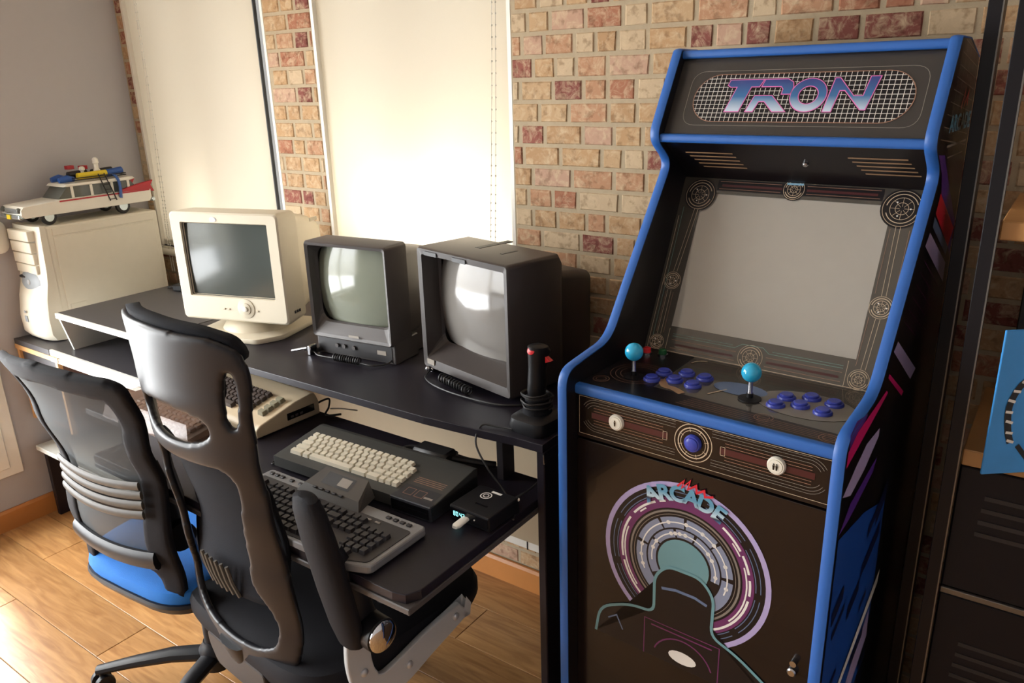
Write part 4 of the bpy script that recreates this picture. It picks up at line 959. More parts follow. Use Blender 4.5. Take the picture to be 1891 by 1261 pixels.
for c_, r_ in RD[:2]+RD[3:6]:
    for t in (0, 130, 250): a.disc((c_[0]+r_*.45*cos(RAD(t)), c_[1]+r_*.45*sin(RAD(t))), .0016, 8)
a.build('print_dots', 'print_white', bz)
a = Art(BA, (1, 0, 0), bv); a.h = .0012; a.poly([(-.022, .383), (.012, .383), (.012, .387), (-.022, .387)]); a.build('print_badge', 'art_sky', bz)
# control panel: print, sticks and buttons
def A_c(h=.0006): a = Art((0, 0, 1.050), (1, 0, 0), (0, 1, 0)); a.h = h; return a
a = A_c(.0004); a.poly([(-.2495, .045), (.2495, .045), (.2495, .090), (-.2495, .110)]); a.poly([(-.2495, .110), (-.12, .105), (-.13, .30), (-.2495, .30)]); a.build('panel_dark_print', 'arc_black', cpn)
a = A_c(.0008)
for c_ in ((-.225, .085), (.222, .066), (.105, .085)): a.arc(c_, .016, .0012); a.arc(c_, .010, .0009)
for r_ in (.036, .046, .056): a.arc((-.178, .150), r_, .0010)
for i in range(5): a.stroke([(-.05+i*.004, .060+i*.008), (.235, .055+i*.006)], .0010)
a.build('panel_lines', 'line_tan', cpn)
a = A_c(.0007); a.poly([(.02+.052*cos(t*pi/10), .185+.030*sin(t*pi/10)) for t in range(20)]); a.build('panel_blue_print', 'art_steelblue', cpn)
a = A_c(.0006); a.poly([(.145+.088*cos(t*pi/12), .178+.060*sin(t*pi/12)) for t in range(24)]); a.build('panel_pale_print', 'line_grey', cpn)
a = A_c(.0007); a.stroke(spline([(-.125, .150, 0), (-.105, .122, 0), (-.085, .118, 0), (-.06, .105, 0)], 5), .016); a.build('panel_orange_print', 'slot_gold', cpn)
a = A_c(.0008); a.arc((-.09, .26), .03, .004, 100, 170); a.stroke([(-.02, .13), (.0, .17)], .003); a.build('panel_pale_stroke', 'line_cream', cpn)
def stick(x, y):
    b = MB(); b.lathe([(.021, 0), (.021, .002), (.006, .004), (.006, .012)], 24, T=Matrix.Translation((x, y, 1.0505))); s = b.build('stick_washer', 'black_plastic', ar)
    b = MB(); b.lathe([(.0048, .004), (.0048, .014), (.0042, .016), (.0042, .040)], 14, T=Matrix.Translation((x, y, 1.0505))); b.build('stick_shaft', 'steel', s)
    b = MB(); b.ball((x, y, 1.0505+.052), .0182, seg=32); b.build('ball_top', 'ball_cyan', s)
stick(-.178, .130); stick(.053, .150)
bt = MB(); bt.lathe([(.0168, 0), (.0168, .003), (.0150, .0055), (.0128, .0058), (.0128, .004)], 26, caps=False); pl = MB(); pl.lathe([(.0122, .002), (.0122, .0085), (.0105, .0098), (.004, .0094), (.001, .0094)], 24)
B0 = None
for (x, y) in ((-.140, .135), (-.136, .178), (-.101, .155), (-.097, .199), (-.060, .150), (-.057, .196), (.102, .148), (.106, .191), (.139, .168), (.144, .213), (.181, .160), (.186, .207)):
    if B0 is None: B0 = bt.build('button_rim', 'btn_blue', ar); B1 = pl.build('plunger', 'btn_blue', B0); o = B0
    else: o = put(B0, ar, (0, 0, 0)); put(B1, o, (0, 0, 0))
    o.location = (x, y, 1.0502)
for (x, y, m_) in ((-.222, .262, 'red'), (-.189, .270, 'btn_green')):
    b = MB(); b.lathe([(.011, 0), (.011, .005), (.008, .006)], 20, T=Matrix.Translation((x, y, 1.0502))); o = b.build('small_button_rim', 'steel', ar)
    b = MB(); b.lathe([(.0085, .004), (.0085, .014), (.006, .016), (.001, .0165)], 20, T=Matrix.Translation((x, y, 1.0502))); b.build('small_button', m_, o)
# coin board
def A_f(h=.0006): a = Art((0, FY+.001, 0), (1, 0, 0), (0, 0, 1)); a.h = h; return a
a = A_f(.0005)
for s in (-1, 1): a.poly([(s*.215, .986), (s*.05, .986), (s*.05, .998), (s*.215, .998)] if s < 0 else [(.05, .986), (.215, .986), (.215, .998), (.05, .998)])
a.build('board_maroon', 'art_maroon', cb)
a = A_f(.0009)
a.stroke([(-.243, .949), (.243, .949), (.243, 1.028), (-.243, 1.028)], .0009, True)
for s in (-1, 1):
    a.stroke([(s*.052, .984), (s*.052, 1.0), (s*.06, 1.0), (s*.06, .984)], .0008, True)
a.arc((0, .992), .036, .0016); a.arc((0, .992), .029, .0022); a.arc((0, .992), .024, .0010)
for t in range(15, 360, 45): a.stroke([(.022*cos(RAD(t)), .992+.022*sin(RAD(t))), (.031*cos(RAD(t)), .992+.031*sin(RAD(t)))], .0010)
a.build('board_cream_lines', 'line_cream', cb)
a = A_f(.0008)
for s in (-1, 1):
    for d_ in (.022, .028, .033): a.stroke([(s*.035, .992+d_), (s*.205, .992+d_)]+[(s*(.205+d_*cos(RAD(t))), .992+d_*sin(RAD(t))) for t in range(80, 24, -12)], .0008)
    for d_ in (.022, .028, .033): a.stroke([(s*.035, .992-d_), (s*.205, .992-d_)]+[(s*(.205+d_*cos(RAD(t))), .992-d_*sin(RAD(t))) for t in range(80, 24, -12)], .0008)
a.build('board_grey_lines', 'line_grey', cb)
a = A_f(.0008)
for s in (-1, 1):
    for d_ in (.010, .016): a.stroke([(s*.06, .992+d_), (s*.21, .992+d_)], .0009); a.stroke([(s*.06, .992-d_), (s*.21, .992-d_)], .0009)
a.build('board_tan_lines', 'line_tan', cb)
RXF = Matrix.Rotation(RAD(90), 4, 'X')
b = MB(); b.lathe([(.0165, 0), (.0165, .004), (.0145, .007), (.012, .007)], 26, T=Matrix.Translation((0, FY+.001, .992)) @ RXF, caps=False); o = b.build('round_button_rim', 'btn_blue', ar)
b = MB(); b.lathe([(.012, .003), (.012, .009), (.009, .0105), (.001, .0105)], 26, T=Matrix.Translation((0, FY+.001, .992)) @ RXF); b.build('plunger', 'btn_blue', o)
def person(a, x, z, s):
    a.disc((x, z+.0042*s), .0013*s, 10); a.poly([(x-.0018*s, z+.0026*s), (x+.0018*s, z+.0026*s), (x+.0012*s, z-.0010*s), (x+.0010*s, z-.0050*s), (x-.0010*s, z-.0050*s), (x-.0012*s, z-.0010*s)])
for i, (x, z) in enumerate(((-.158, .992), (.152, .994))):
    b = MB(); b.lathe([(.0160, 0), (.0160, .004), (.0142, .0065), (.0125, .0065), (.0120, .0055), (.0115, .0075), (.001, .0080)], 28, T=Matrix.Translation((x, FY+.001, z)) @ RXF); o = b.build('player_button', 'btn_white', ar)
    a = Art((0, FY-.0072, 0), (1, 0, 0), (0, 0, 1)); a.h = .0008
    if i == 0: person(a, x, z, 1.15)
    else: person(a, x-.0026, z, 1.15); person(a, x+.0026, z, 1.15)
    a.build('player_icon', 'black_gloss', o)
# front door print: ring disc, badge, plain bell shape with teal outline, circuit block
a = A_f(.0005)
for i in range(9): z = .905-.022*i; a.stroke([(-.20+.01*(i % 3), z), (-.08-.02*(i % 2), z-.0005)], .0008); a.stroke([(.10+.02*(i % 2), z), (.215, z)], .0008)
for i in range(10): x = -.2+.045*i; a.stroke([(x, .70), (x, .92)], .0006)
a.build('door_faint_lines', 'line_dim', fp)
DC = (-.008, .735)
def ringset(m_, spec, h, nm):
    a = Art((0, FY, 0), (1, 0, 0), (0, 0, 1)); a.h = h
    for r_, w_, a0, a1 in spec: a.arc(DC, r_, w_, a0, a1, n=max(6, int(abs(a1-a0)/6)))
    a.build(nm, m_, fp)
a = Art((0, FY, 0), (1, 0, 0), (0, 0, 1)); a.h = .0007; a.disc(DC, .170, 60); a.build('disc_black', 'arc_black', fp)
ringset('art_lilac', [(.166, .010, 0, 360)], .0010, 'disc_rim')
ringset('art_steelblue', [(.152, .0016, t, t+34) for t in range(0, 360, 40)]+[(.143, .0016, t, t+34) for t in range(0, 360, 40)], .0010, 'disc_segment_lines')
ringset('art_plum', [(.129, .022, 0, 360)], .0010, 'disc_purple_ring')
ringset('print_white', [(.132, .0045, t, t+w_) for t, w_ in ((-60, 50), (-5, 14), (14, 16), (34, 22), (108, 6), (118, 26), (150, 42), (196, 46), (250, 10))]+[(.126, .003, t, t+w_) for t, w_ in ((-40, 60), (30, 12), (130, 8), (160, 60))], .0013, 'disc_white_dashes')
ringset('line_grey', [(.112, .004, 0, 360), (.105, .0012, 0, 360)], .0010, 'disc_grey_ring')
ringset('art_slate', [(.089, .022, t, t+w_) for t, w_ in ((5, 40), (48, 40), (91, 30), (124, 40), (168, 60), (232, 60), (296, 64))]+[(.066, .017, t, t+w_) for t, w_ in ((-10, 80), (74, 30), (108, 40), (152, 60))], .0010, 'disc_slate_plates')
a = Art((0, FY, 0), (1, 0, 0), (0, 0, 1)); a.h = .0012; a.disc(DC, .053, 36); a.build('disc_centre', 'art_teal', fp)
a = Art((0, FY, 0), (1, 0, 0), (0, 0, 1)); a.h = .0014; a.arc(DC, .089, .0026, -20, 205, 40); a.arc(DC, .066, .0026, -10, 190, 34)
for r_, ts in ((.089, (-10, 20, 48, 66, 88, 112, 170, 185, 198)), (.066, (0, 30, 42, 88, 98, 106, 114, 150, 165))):
    for t in ts: a.disc((DC[0]+r_*cos(RAD(t)), DC[1]+r_*sin(RAD(t))), .0042, 12)
a.build('disc_white_track', 'print_white', fp)
bell = fillet([(-.20, .50), (-.19, .565), (-.12, .600), (-.065, .605), (-.066, .69), (-.04, .722), (.03, .722), (.058, .69), (.056, .605), (.11, .585), (.18, .54), (.20, .50)], [0, .03, .03, .02, .03, .03, .03, .03, .02, .03, .03, 0], 5)
a = Art((0, FY, 0), (1, 0, 0), (0, 0, 1)); a.h = .0018; a.poly(bell); a.build('bell_shape', 'arc_black', fp)
a = Art((0, FY, 0), (1, 0, 0), (0, 0, 1)); a.h = .0022; a.stroke(bell, .006); a.build('bell_outline', 'art_teal', fp)
a = Art((0, FY, 0), (1, 0, 0), (0, 0, 1)); a.h = .0022
a.stroke([(-.05, .668), (-.02, .675), (.02, .675), (.045, .668)], .006); a.stroke([(-.17, .545), (-.15, .56), (-.135, .53)], .003)
a.build('teal_bars', 'art_steelblue', fp)
a = Art((0, FY, 0), (1, 0, 0), (0, 0, 1)); a.h = .0022; a.stroke([(-.085, .50), (-.085, .585), (.075, .585), (.075, .50)], .002); a.stroke([(-.07, .575), (.06, .575)], .003); a.arc((0, .50), .065, .003, 20, 160); a.build('circuit_lines', 'art_plum', fp)
a = Art((0, FY, 0), (1, 0, 0), (0, 0, 1)); a.h = .0023; a.poly([(.0+.03*cos(t*pi/8), .525+.014*sin(t*pi/8)) for t in range(16)]); a.build('white_oval', 'print_white', fp)
# curved badge over the disc
for i, ch in enumerate('ARCADE'):
    t = RAD(118-i*10.8); r_ = .148; u_ = (sin(t), 0, -cos(t)); v_ = (cos(t), 0, sin(t))
    c_ = (DC[0]+r_*cos(t), FY-.0022, DC[1]+r_*sin(t))
    textmesh('badge_letter', ch, .043, 'badge_grad', fp, c_, u_, v_, sx=1.05, bold=.0018)
a = Art((0, FY, 0), (1, 0, 0), (0, 0, 1)); a.h = .0040
a.stroke([(-.025, .900), (-.012, .915), (-.016, .899), (.0, .918), (-.004, .900), (.012, .912), (.014, .898), (.028, .907), (.030, .895), (.046, .900)], .0042); a.build('badge_red_script', 'art_red', fp)
b = MB(); b.lathe([(.0085, 0), (.0085, .008), (.006, .010)], 18, T=Matrix.Translation((.212, FY, .606)) @ RXF); l = b.build('door_lock', 'steel', ar)
b = MB(); b.lathe([(.006, .0), (.006, .012)], 14, T=Matrix.Translation((.214, FY, .628)) @ RXF); b.build('lock_pin', 'steel', l)
# right side print
def A_s(h): a = Art((IH+TH, 0, 0), (0, 1, 0), (0, 0, 1)); a.h = h; return a
def sidep(nm, m_, polys, h=.0006):
    for P_ in polys: a = A_s(h); a.poly(P_); a.build(nm, m_, rside)
a = A_s(.0005)
for i in range(9): a.stroke([(.36+.012*i, 1.50+.02*i), (.585, 1.475+.02*i)], .0016)
for i in range(5): a.stroke([(.42+.04*i, 1.50), (.44+.036*i, 1.645)], .0010)
a.build('side_white_grid', 'line_grey', rside)
sidep('side_purple', 'art_purple', [[(.36, 1.475), (.41, 1.47), (.59, 1.33), (.59, 1.26), (.43, 1.40), (.405, 1.44)], [(.039, 1.103), (.10, 1.093), (.02, 1.045), (.01, 1.09)], [(.20, .976), (.185, .954), (.064, .920), (.010, .915), (.058, .950)]])
sidep('side_red', 'art_red', [[(.422, 1.403), (.590, 1.315), (.560, 1.282), (.403, 1.370)]], .0008)
sidep('side_teal', 'art_steelblue', [[(.399, 1.365), (.562, 1.282), (.547, 1.269), (.394, 1.347)]], .0008)
sidep('side_lilac', 'art_lilac', [[(.378, 1.340), (.559, 1.251), (.561, 1.212), (.353, 1.320)], [(.242, 1.176), (.418, 1.073), (.383, 1.062), (.221, 1.163)], [(.191, 1.034), (.191, 1.019), (.12, .985), (.051, .968), (.005, .985), (.06, 1.012), (.115, 1.034)], [(.30, .60), (.31, .53), (.16, .42), (.12, .44), (.2, .52)]], .0009)
a = A_s(.0007)
for i in range(6): a.stroke([(.36-.018*i, 1.294-.018*i), (.53-.03*i, 1.208-.012*i)], .0014)
for i in range(6): a.stroke([(.37+.03*i, 1.285-.016*i), (.28+.018*i, 1.185-.006*i)], .0010)
a.build('side_pink_grid', 'art_plum', rside)
sidep('side_magenta', 'art_magenta', [[(.206, 1.098), (.217, 1.090), (.006, 1.035), (.008, 1.062), (.051, 1.080)], [(.21, 1.127), (.34, 1.052), (.326, 1.048), (.206, 1.120)]], .0010)
sidep('side_blue_field', 'art_blue', [[(.012, .905), (.16, .885), (.31, .84), (.315, .58), (.20, .40), (.012, .30)]], .0005)
random.seed(3)
P1 = []; P2 = []
for i in range(34):
    y = random.uniform(.012, .29); z = random.uniform(.10, .86); L = random.uniform(.05, .13); w = random.uniform(.012, .03)
    P = [(y, z), (min(.31, y+L*.75), z+L*.35), (min(.31, y+L*.75), z+L*.35-w), (y, z-w)]
    (P1 if i % 3 == 0 else P2).append(P)
for i, P in enumerate(P1): sidep('side_blue_shard', 'art_blue', [P], .0006+.00002*i)
for i, P in enumerate(P2): sidep('side_navy_shard', 'art_navy', [P], .0016+.00002*i)
a = A_s(.0022)
for i in range(12): y = .015+.02*i; a.stroke([(y, .12+.05*i), (min(.33, y+.2), .12+.05*i+.12)], .0012)
a.build('side_pale_lines', 'art_steelblue', rside)
sidep('side_streak', 'print_white', [[(.342, .672), (.336, .641), (.06, .50), (.05, .515)]], .0024)
textmesh('side_badge', 'ARCADE', .040, 'badge_grad_s', rside, (IH+TH, .505, 1.520), (0, 1, 0), (0, 0, 1), sx=1.15, bold=.001)
a = A_s(.0012); a.stroke([(.49, 1.545), (.51, 1.575), (.515, 1.55), (.54, 1.57), (.54, 1.548)], .007); a.build('side_badge_script', 'art_red', rside)
a = A_s(.0012); a.stroke([(.415, 1.484), (.58, 1.484)], .004); a.stroke([(.43, 1.464), (.56, 1.464)], .002); a.build('side_small_print', 'print_dim', rside)

# ------------------------------------------------------------------ metal shelf unit on the right
su = thing('shelf_unit', 'black metal shelving with oak boards and locker doors, right of the arcade cabinet', 'shelves', (.30, 1.62, 0))
def S(a, b): return ((a[0]-.30, a[1]-1.62, a[2]), (b[0]-.30, b[1]-1.62, b[2]))
def post(x0, x1, y0, y1):
    b = MB(); b.b2(*S((x0, y0, 0), (x1, y1, 2.35)), .001); p_ = b.build('post', 'shelf_black', su)
    b = MB(); b.b2(*S((x1-.0012, y0-.0015, 0), (x1+.0012, y0+.001, 2.35))); b.build('edge_highlight', 'shelf_edge', p_)  # highlight on the post's edge, put in as a thin pale strip
post(-.173, -.150, 1.64, 1.70); post(-.112, -.091, 1.43, 1.46); post(.70, .722, 1.43, 1.46); post(.70, .722, 1.76, 1.79)
for z in (1.90,):
    b = MB(); b.b2(*S((-.16, 1.45, z), (-.100, 1.66, z+.014))); b.build('cross_bar', 'shelf_black', su)
for z in (1.354, .958):
    b = MB(); b.b2(*S((-.089, 1.45, z), (.70, 1.79, z+.030)), .002); b.build('oak_board', 'oak', su)
b = MB(); b.b2(*S((-.090, 1.462, .02), (.70, 1.78, .957)), .002); bd = b.build('locker_body', 'locker_black', su)
for z0, z1 in ((.712, .955), (.36, .695), (.03, .345)):
    b = MB(); b.b2(*S((-.088, 1.452, z0), (.698, 1.464, z1)), .002); dr = b.build('locker_door', 'locker_black', su)
    if z0 > .3:
        for i in range(4):
            b = MB(); zz = z1-.055-i*.024 if z0 > .7 else z1-.10-i*.024; b.b2(*S((-.045-.002*i, 1.4505, zz), (.30, 1.4525, zz+.008))); b.build('louvre', 'crt_grey_d', dr)
b = MB(); b.b2(*S((-.088, 1.449, .698), (.70, 1.458, .709)), .001); b.build('metal_strip', 'shelf_edge', su)
# dark boxed print on the upper part, blue card on the counter
bxo = thing('dark_poster_box', 'dark boxed poster with a yellow glow, standing behind the blue card on the counter', 'box', (.085, 1.66, .9885))
b = MB(); b.b2((-.135, -.02, 0), (.16, .10, .352), .002); bo = b.build('box', 'dark_box', bxo)
a = Art((0, -.02, 0), (1, 0, 0), (0, 0, 1)); a.poly([(-.05+.07*cos(t*pi/10), .22+.10*sin(t*pi/10)) for t in range(20)]); a.build('yellow_print', 'yellow_print', bo)
textmesh('box_lettering', 'RS', .030, 'card_black', bo, (-.116, -.022, .195), (.3, 0, .95), (-.95, 0, .3))
cd = thing('blue_card', 'bright blue printed card standing askew on the oak counter edge', 'card', (-.053, 1.362, .9885), RAD(38))
b = MB(); b.b2((0, 0, 0), (.30, .004, .245), .001); co = b.build('card', 'card_blue', cd)
a = Art((0, 0, 0), (1, 0, 0), (0, 0, 1)); a.poly([(.068, .235), (.095, .215), (.082, .13), (.072, .085), (.058, .10), (.060, .16)]); a.poly([(.02+.07, .05), (.15, .03), (.14, .01), (.10, .02)]); a.build('card_yellow_shape', 'card_yellow', co)
a = Art((0, 0, 0), (1, 0, 0), (0, 0, 1)); a.h = .0009; a.stroke(spline([(.066, .17, 0), (.040, .155, 0), (.026, .12, 0), (.030, .08, 0), (.038, .055, 0)], 6), .011); a.stroke([(.05, .05), (.075, .02), (.11, .03)], .008); a.build('card_dark_band', 'card_black', co)
a = Art((0, 0, 0), (1, 0, 0), (0, 0, 1)); a.h = .0013
for i, (x, z) in enumerate(((.057, .166), (.045, .158), (.034, .145), (.028, .128), (.027, .110), (.030, .092), (.033, .074), (.037, .058))): a.stroke([(x-.006, z+.002*(i % 2)), (x+.006, z-.002)], .0045)
a.build('card_pale_bands', 'print_white', co)

# ------------------------------------------------------------------ office chairs
def interp(tab, z):
    if z <= tab[0][0]: return tab[0][1]
    for (a, va), (b, vb) in zip(tab, tab[1:]):
        if z <= b: t = (z-a)/(b-a); t = t*t*(3-2*t); return va+(vb-va)*t
    return tab[-1][1]
def mir(h): return h+[(-x, z) for x, z in h[::-1] if abs(x) > 1e-6]
def starbase(t, ang, m, L=.315):
    b = MB(); b.lathe([(.042, .055), (.045, .075), (.045, .115), (.034, .130), (.030, .14)], 20); b.build('base_hub', m, t)
    b = MB(); b.lathe([(.026, .13), (.026, .22), (.018, .222), (.018, .40)], 16); b.build('gas_column', 'black_plastic', t)
    for i in range(5):
        a = ang+i*2*pi/5; d_ = Vector((cos(a), sin(a), 0))
        b = MB(); b.tube([d_*.03+Vector((0, 0, .095)), d_*.12+Vector((0, 0, .098)), d_*.23+Vector((0, 0, .085)), d_*L+Vector((0, 0, .068))], [.028, .026, .021, .017], 10, flat=(1.0, .72), upv=(0, 0, 1)); lg = b.build('base_leg', m, t)
        b = MB(); T = Matrix.Translation(d_*(L-.008)) @ Matrix.Rotation(a+.7, 4, 'Z')
        for s in (-1, 1): b.lathe([(.010, s*.008), (.027, s*.010), (.028, s*.016), (.026, s*.024), (.008, s*.026)], 16, T=T @ Matrix.Translation((0, 0, .0285)) @ RX)
        b.lathe([(.007, .04), (.007, .075)], 10, T=Matrix.Translation(d_*(L-.008))); b.build('caster', 'black_plastic', lg)

# high-backed chair, arms folded up, nearest the camera
hb_ = thing('high_back_chair', 'black high-backed office chair with silver side brackets and folded-up arms, nearest the camera', 'chair', (-1.340, 1.015, 0), RAD(-6))
yc = [(.40, -.215), (.55, -.225), (.70, -.240), (.85, -.258), (.97, -.272), (1.08, -.280), (1.25, -.288)]
kc = [(.40, .8), (.6, 1.1), (.8, 1.25), (1.0, 1.4), (1.25, 1.3)]
def sf(x, z, off=0.0): return Vector((x, interp(yc, z)+interp(kc, z)*x*x+off, z))
XB = 1.12
def xs(h): return [(x*XB, z) for x, z in h]
outer = fillet(mir(xs([(0, .405), (.12, .405), (.175, .445), (.198, .53), (.200, .64), (.194, .75), (.192, .86), (.190, .95), (.192, 1.03), (.200, 1.08), (.206, 1.14), (.196, 1.185), (.15, 1.204), (0, 1.212)])), .02, 3)
slot = fillet(mir(xs([(0, .972), (.05, .976), (.095, .988), (.116, 1.012), (.106, 1.034), (.05, 1.046), (0, 1.050)])), .015, 3)
vs1 = fillet(xs([(.160, 1.022), (.168, 1.034), (.176, 1.075), (.179, 1.125), (.171, 1.143), (.160, 1.115), (.153, 1.07), (.152, 1.034)]), .01, 3); vs2 = [(-x, z) for x, z in vs1][::-1]
openg = fillet(mir(xs([(0, .480), (.09, .485), (.140, .510), (.152, .56), (.138, .615), (.116, .66), (.122, .75), (.136, .84), (.140, .905), (.122, .930), (0, .932)])), .045, 4)
bmx = sheet(outer, [slot, vs1, vs2, openg], sf, .016, .0062)
b = MB(); b.bm(bmx, True); fr = b.build('back_frame', 'chair_gloss', hb_, sharp=False)
md = fr.modifiers.new('smooth', 'SMOOTH'); md.factor = .5; md.iterations = 4
sd_ = fr.modifiers.new('subdivision', 'SUBSURF'); sd_.levels = 1; sd_.render_levels = 1
# padded head mesh on the front of the shell, rim showing above it
pad = fillet(mir(xs([(0, 1.06), (.10, 1.06), (.138, 1.07), (.142, 1.15), (.190, 1.155), (.194, 1.172), (.180, 1.200), (.12, 1.216), (0, 1.222)])), .02, 3)
b = MB(); b.bm(sheet(pad, [], lambda x, z: sf(x, z, .012), .024, .012), True); b.build('head_cushion', 'mesh_fabric', hb_, sharp=False)
mesh = fillet(mir(xs([(0, .60), (.13, .60), (.165, .66), (.165, .80), (.168, .90), (.15, .935), (0, .940)])), .02, 3)
b = MB(); b.bm(sheet(mesh, [], lambda x, z: sf(x, z, .022+.03*sin(max(0, min(1, (z-.6)/.34))*pi)), .006, .014), True); b.build('back_mesh', 'mesh_fabric', hb_, sharp=False)
for i in range(6):
    x = -.05+i*.020; b = MB(); b.tube([sf(x, .675, .012), sf(x+.004, .635, .012), sf(x+.012, .600, .014)], .0042, 6); b.build('lumbar_fin', 'grey_plastic', hb_)
# seat
b = MB(); rings = []
for z, g in ((.400, .90), (.412, .975), (.432, 1.0), (.458, 1.0), (.474, .975), (.482, .90), (.485, .6)):
    ring = []
    for i in range(44):
        a = 2*pi*i/44; c_, s_ = cos(a), sin(a); e = .42
        ring.append(Vector((.300*g*abs(c_)**e*(1 if c_ > 0 else -1), .06+(.275*g)*abs(s_)**e*(1 if s_ > 0 else -1), z+(.0 if z < .45 else -.010*(abs(s_)**3 if s_ > 0 else 0)))))
    rings.append(ring)
b.rings(rings); b.build('seat', 'black_soft', hb_)
b = MB(); b.box((0, -.01, .375), (.22, .26, .05), .015, 2); b.tube([(0, -.10, .38), (0, -.20, .40), (0, -.215, .46)], .035, 10, flat=(1.3, .5)); b.build('seat_mechanism', 'black_plastic', hb_)
b = MB(); b.prism(fillet([(-.09, .35), (.09, .35), (.12, .40), (.12, .43), (-.12, .43), (-.12, .40)], .02), -.215, -.180, 'y', r=.005); b.build('back_foot', 'chair_gloss', hb_)
def jbracket(s):
    path = spline([(.185, .452, 0), (.08, .428, 0), (.0, .405, 0), (-.055, .405, 0), (-.092, .44, 0), (-.105, .50, 0), (-.100, .575, 0)], 6)
    n = len(path); L_, R_ = [], []
    for i, p in enumerate(path):
        t_ = (path[min(n-1, i+1)]-path[max(0, i-1)]).normalized(); nn = Vector((-t_.y, t_.x, 0)); f = i/(n-1)
        w = .026+.012*sin(min(1, f*1.6)*pi) if f < .62 else .030
        L_.append(p+nn*w); R_.append(p-nn*w)
    tip = [path[0]+Vector((.026*cos(a), .026*sin(a), 0)) for a in (RAD(-60), RAD(-20), RAD(20), RAD(60))]
    poly = [(p.x, p.y) for p in tip]+[(p.x, p.y) for p in L_[::1][::-1]][::-1][0:0]
    pts = [(p.x, p.y) for p in R_]+[(p.x, p.y) for p in L_[::-1]]+[(p.x, p.y) for p in [path[0]+Vector((.028*cos(a), .028*sin(a), 0)) for a in (RAD(50), RAD(10), RAD(-30))]]
    b = MB(); b.prism(pts, s*.302, s*.316, 'x', r=.004); br = b.build('side_bracket', 'silver_paint', hb_)
    for (y_, z_) in ((.165, .450), (.02, .412), (-.098, .47)):
        b = MB(); b.lathe([(.009, 0), (.009, .003), (.005, .006)], 14, T=Matrix.Translation((s*.316, y_, z_)) @ Matrix.Rotation(s*RAD(90), 4, 'Y')); b.build('rivet', 'silver', br)
jbracket(1); jbracket(-1)
def arm(s, tilt, dy, ax):
    P = Vector((s*ax, -.096, .595))
    T = Matrix.Translation(P+Vector((0, dy, 0))) @ Matrix.Rotation(tilt, 4, 'X')
    b = MB(); b.tube([T @ Vector((-.045*s, 0, 0)), T @ Vector((.050*s, 0, 0))], .036, 20); root = b.build('arm_pivot', 'black_plastic', hb_)
    b = MB(); b.lathe([(.033, 0), (.033, .004), (.028, .007), (.001, .009)], 26, T=T @ Matrix.Translation((.050*s, 0, 0)) @ Matrix.Rotation(s*RAD(90), 4, 'Y')); b.build('chrome_cap', 'chrome', root)
    b = MB(); b.tube([T @ Vector((.0, 0, 0)), T @ Vector((0, .000, .10)), T @ Vector((-.008*s, -.010, .20))], [.032, .025, .014], 12, flat=(1.0, .62), upv=(1, 0, 0)); b.build('arm_bar', 'black_plastic', root)
    b = MB(); rings = []
    for z, w, th in ((-.030, .018, .012), (-.018, .036, .018), (.03, .046, .022), (.12, .049, .024), (.24, .048, .024), (.305, .044, .021), (.335, .032, .016), (.342, .016, .009)):
        rings.append([T @ Vector((-.012*s+w*cos(2*pi*i/20), -.034+th*sin(2*pi*i/20), z)) for i in range(20)])
    b.rings(rings); b.build('arm_pad', 'black_soft', root)
    b = MB(); b.ball(T @ Vector((.018*s, .048, .060)), .020, sc=(.8, 1.0, 1.3), seg=14); b.build('arm_hinge', 'silver', root)
arm(1, RAD(10), .0, .335); arm(-1, RAD(4), -.075, .310)
starbase(hb_, RAD(108), 'black_plastic')

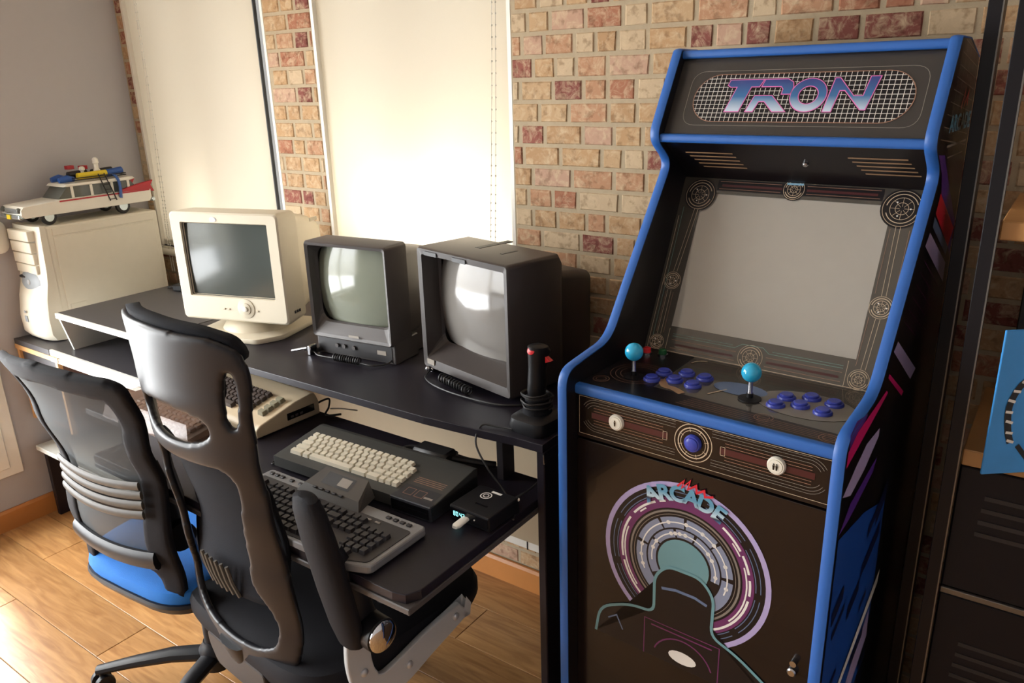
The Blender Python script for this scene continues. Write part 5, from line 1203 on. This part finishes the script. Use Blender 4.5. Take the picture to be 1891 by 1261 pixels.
# blue-seated mesh chair
ca = thing('blue_seat_chair', 'black mesh-backed office chair with a bright blue seat, in front of the wood-trimmed cabinet', 'chair', (-1.790, 1.0, 0), RAD(4))
ya = [(.50, -.215), (.62, -.235), (.75, -.225), (.90, -.262), (1.10, -.325)]
def sa(x, z, off=0.0): return Vector((x, interp(ya, z)+.75*x*x+off, z))
outA = fillet(mir([(0, .528), (.12, .528), (.138, .50), (.145, .455), (.195, .455), (.206, .60), (.203, .72), (.212, .84), (.232, .97), (.240, 1.035), (.215, 1.050), (0, 1.072)]), .012, 3)
inA = fillet(mir([(0, .545), (.115, .545), (.130, .57), (.138, .70), (.154, .84), (.174, .955), (.176, .995), (0, 1.016)]), .012, 3)
b = MB(); b.bm(sheet(outA, [inA], sa, .022, .010), True); fa = b.build('back_frame', 'black_soft', ca, sharp=False)
md = fa.modifiers.new('smooth', 'SMOOTH'); md.factor = .5; md.iterations = 3
gA = fillet(mir([(0, .55), (.14, .55), (.15, .72), (.165, .86), (.182, .96), (.184, 1.005), (0, 1.026)]), .01, 3)
b = MB(); b.bm(sheet(gA, [], lambda x, z: sa(x, z, .006), 0, .02), True); b.build('back_mesh', 'open_mesh', ca, sharp=False)
for i in range(4):
    z = .762-.0245*i; b = MB()
    b.tube([sa(x, z+.35*x*x, -.012) for x in [-.158+.316*k/16 for k in range(17)]], .0108, 8, flat=(.42, 1.0), upv=(0, 0, 1)); b.build('lumbar_slat', 'grey_plastic', ca)
b = MB(); b.tube([sa(x, .565+.3*x*x, -.004) for x in [-.16+.32*k/16 for k in range(17)]], .024, 10, flat=(.5, 1.0), upv=(0, 0, 1)); b.build('lower_rail', 'black_plastic', ca)
def sq(w, d_, cy, z, e=.45, n=44): return [Vector((w*abs(cos(2*pi*i/n))**e*(1 if cos(2*pi*i/n) > 0 else -1), cy+d_*abs(sin(2*pi*i/n))**(.6)*(1 if sin(2*pi*i/n) > 0 else -1), z)) for i in range(n)]
b = MB(); b.rings([sq(.20, .20, .03, .405), sq(.235, .245, .03, .415), sq(.245, .255, .03, .435), sq(.243, .252, .03, .443)]); b.build('seat_shell', 'black_plastic', ca)
b = MB(); b.rings([sq(.236, .246, .03, .442), sq(.240, .250, .03, .455), sq(.236, .246, .03, .474), sq(.215, .225, .03, .487), sq(.15, .16, .03, .490)]); b.build('seat_cushion', 'blue_fabric', ca)
b = MB(); b.box((0, 0, .385), (.18, .22, .045), .012, 2); b.build('seat_mechanism', 'black_plastic', ca)
starbase(ca, RAD(-143), 'black_plastic', .33)
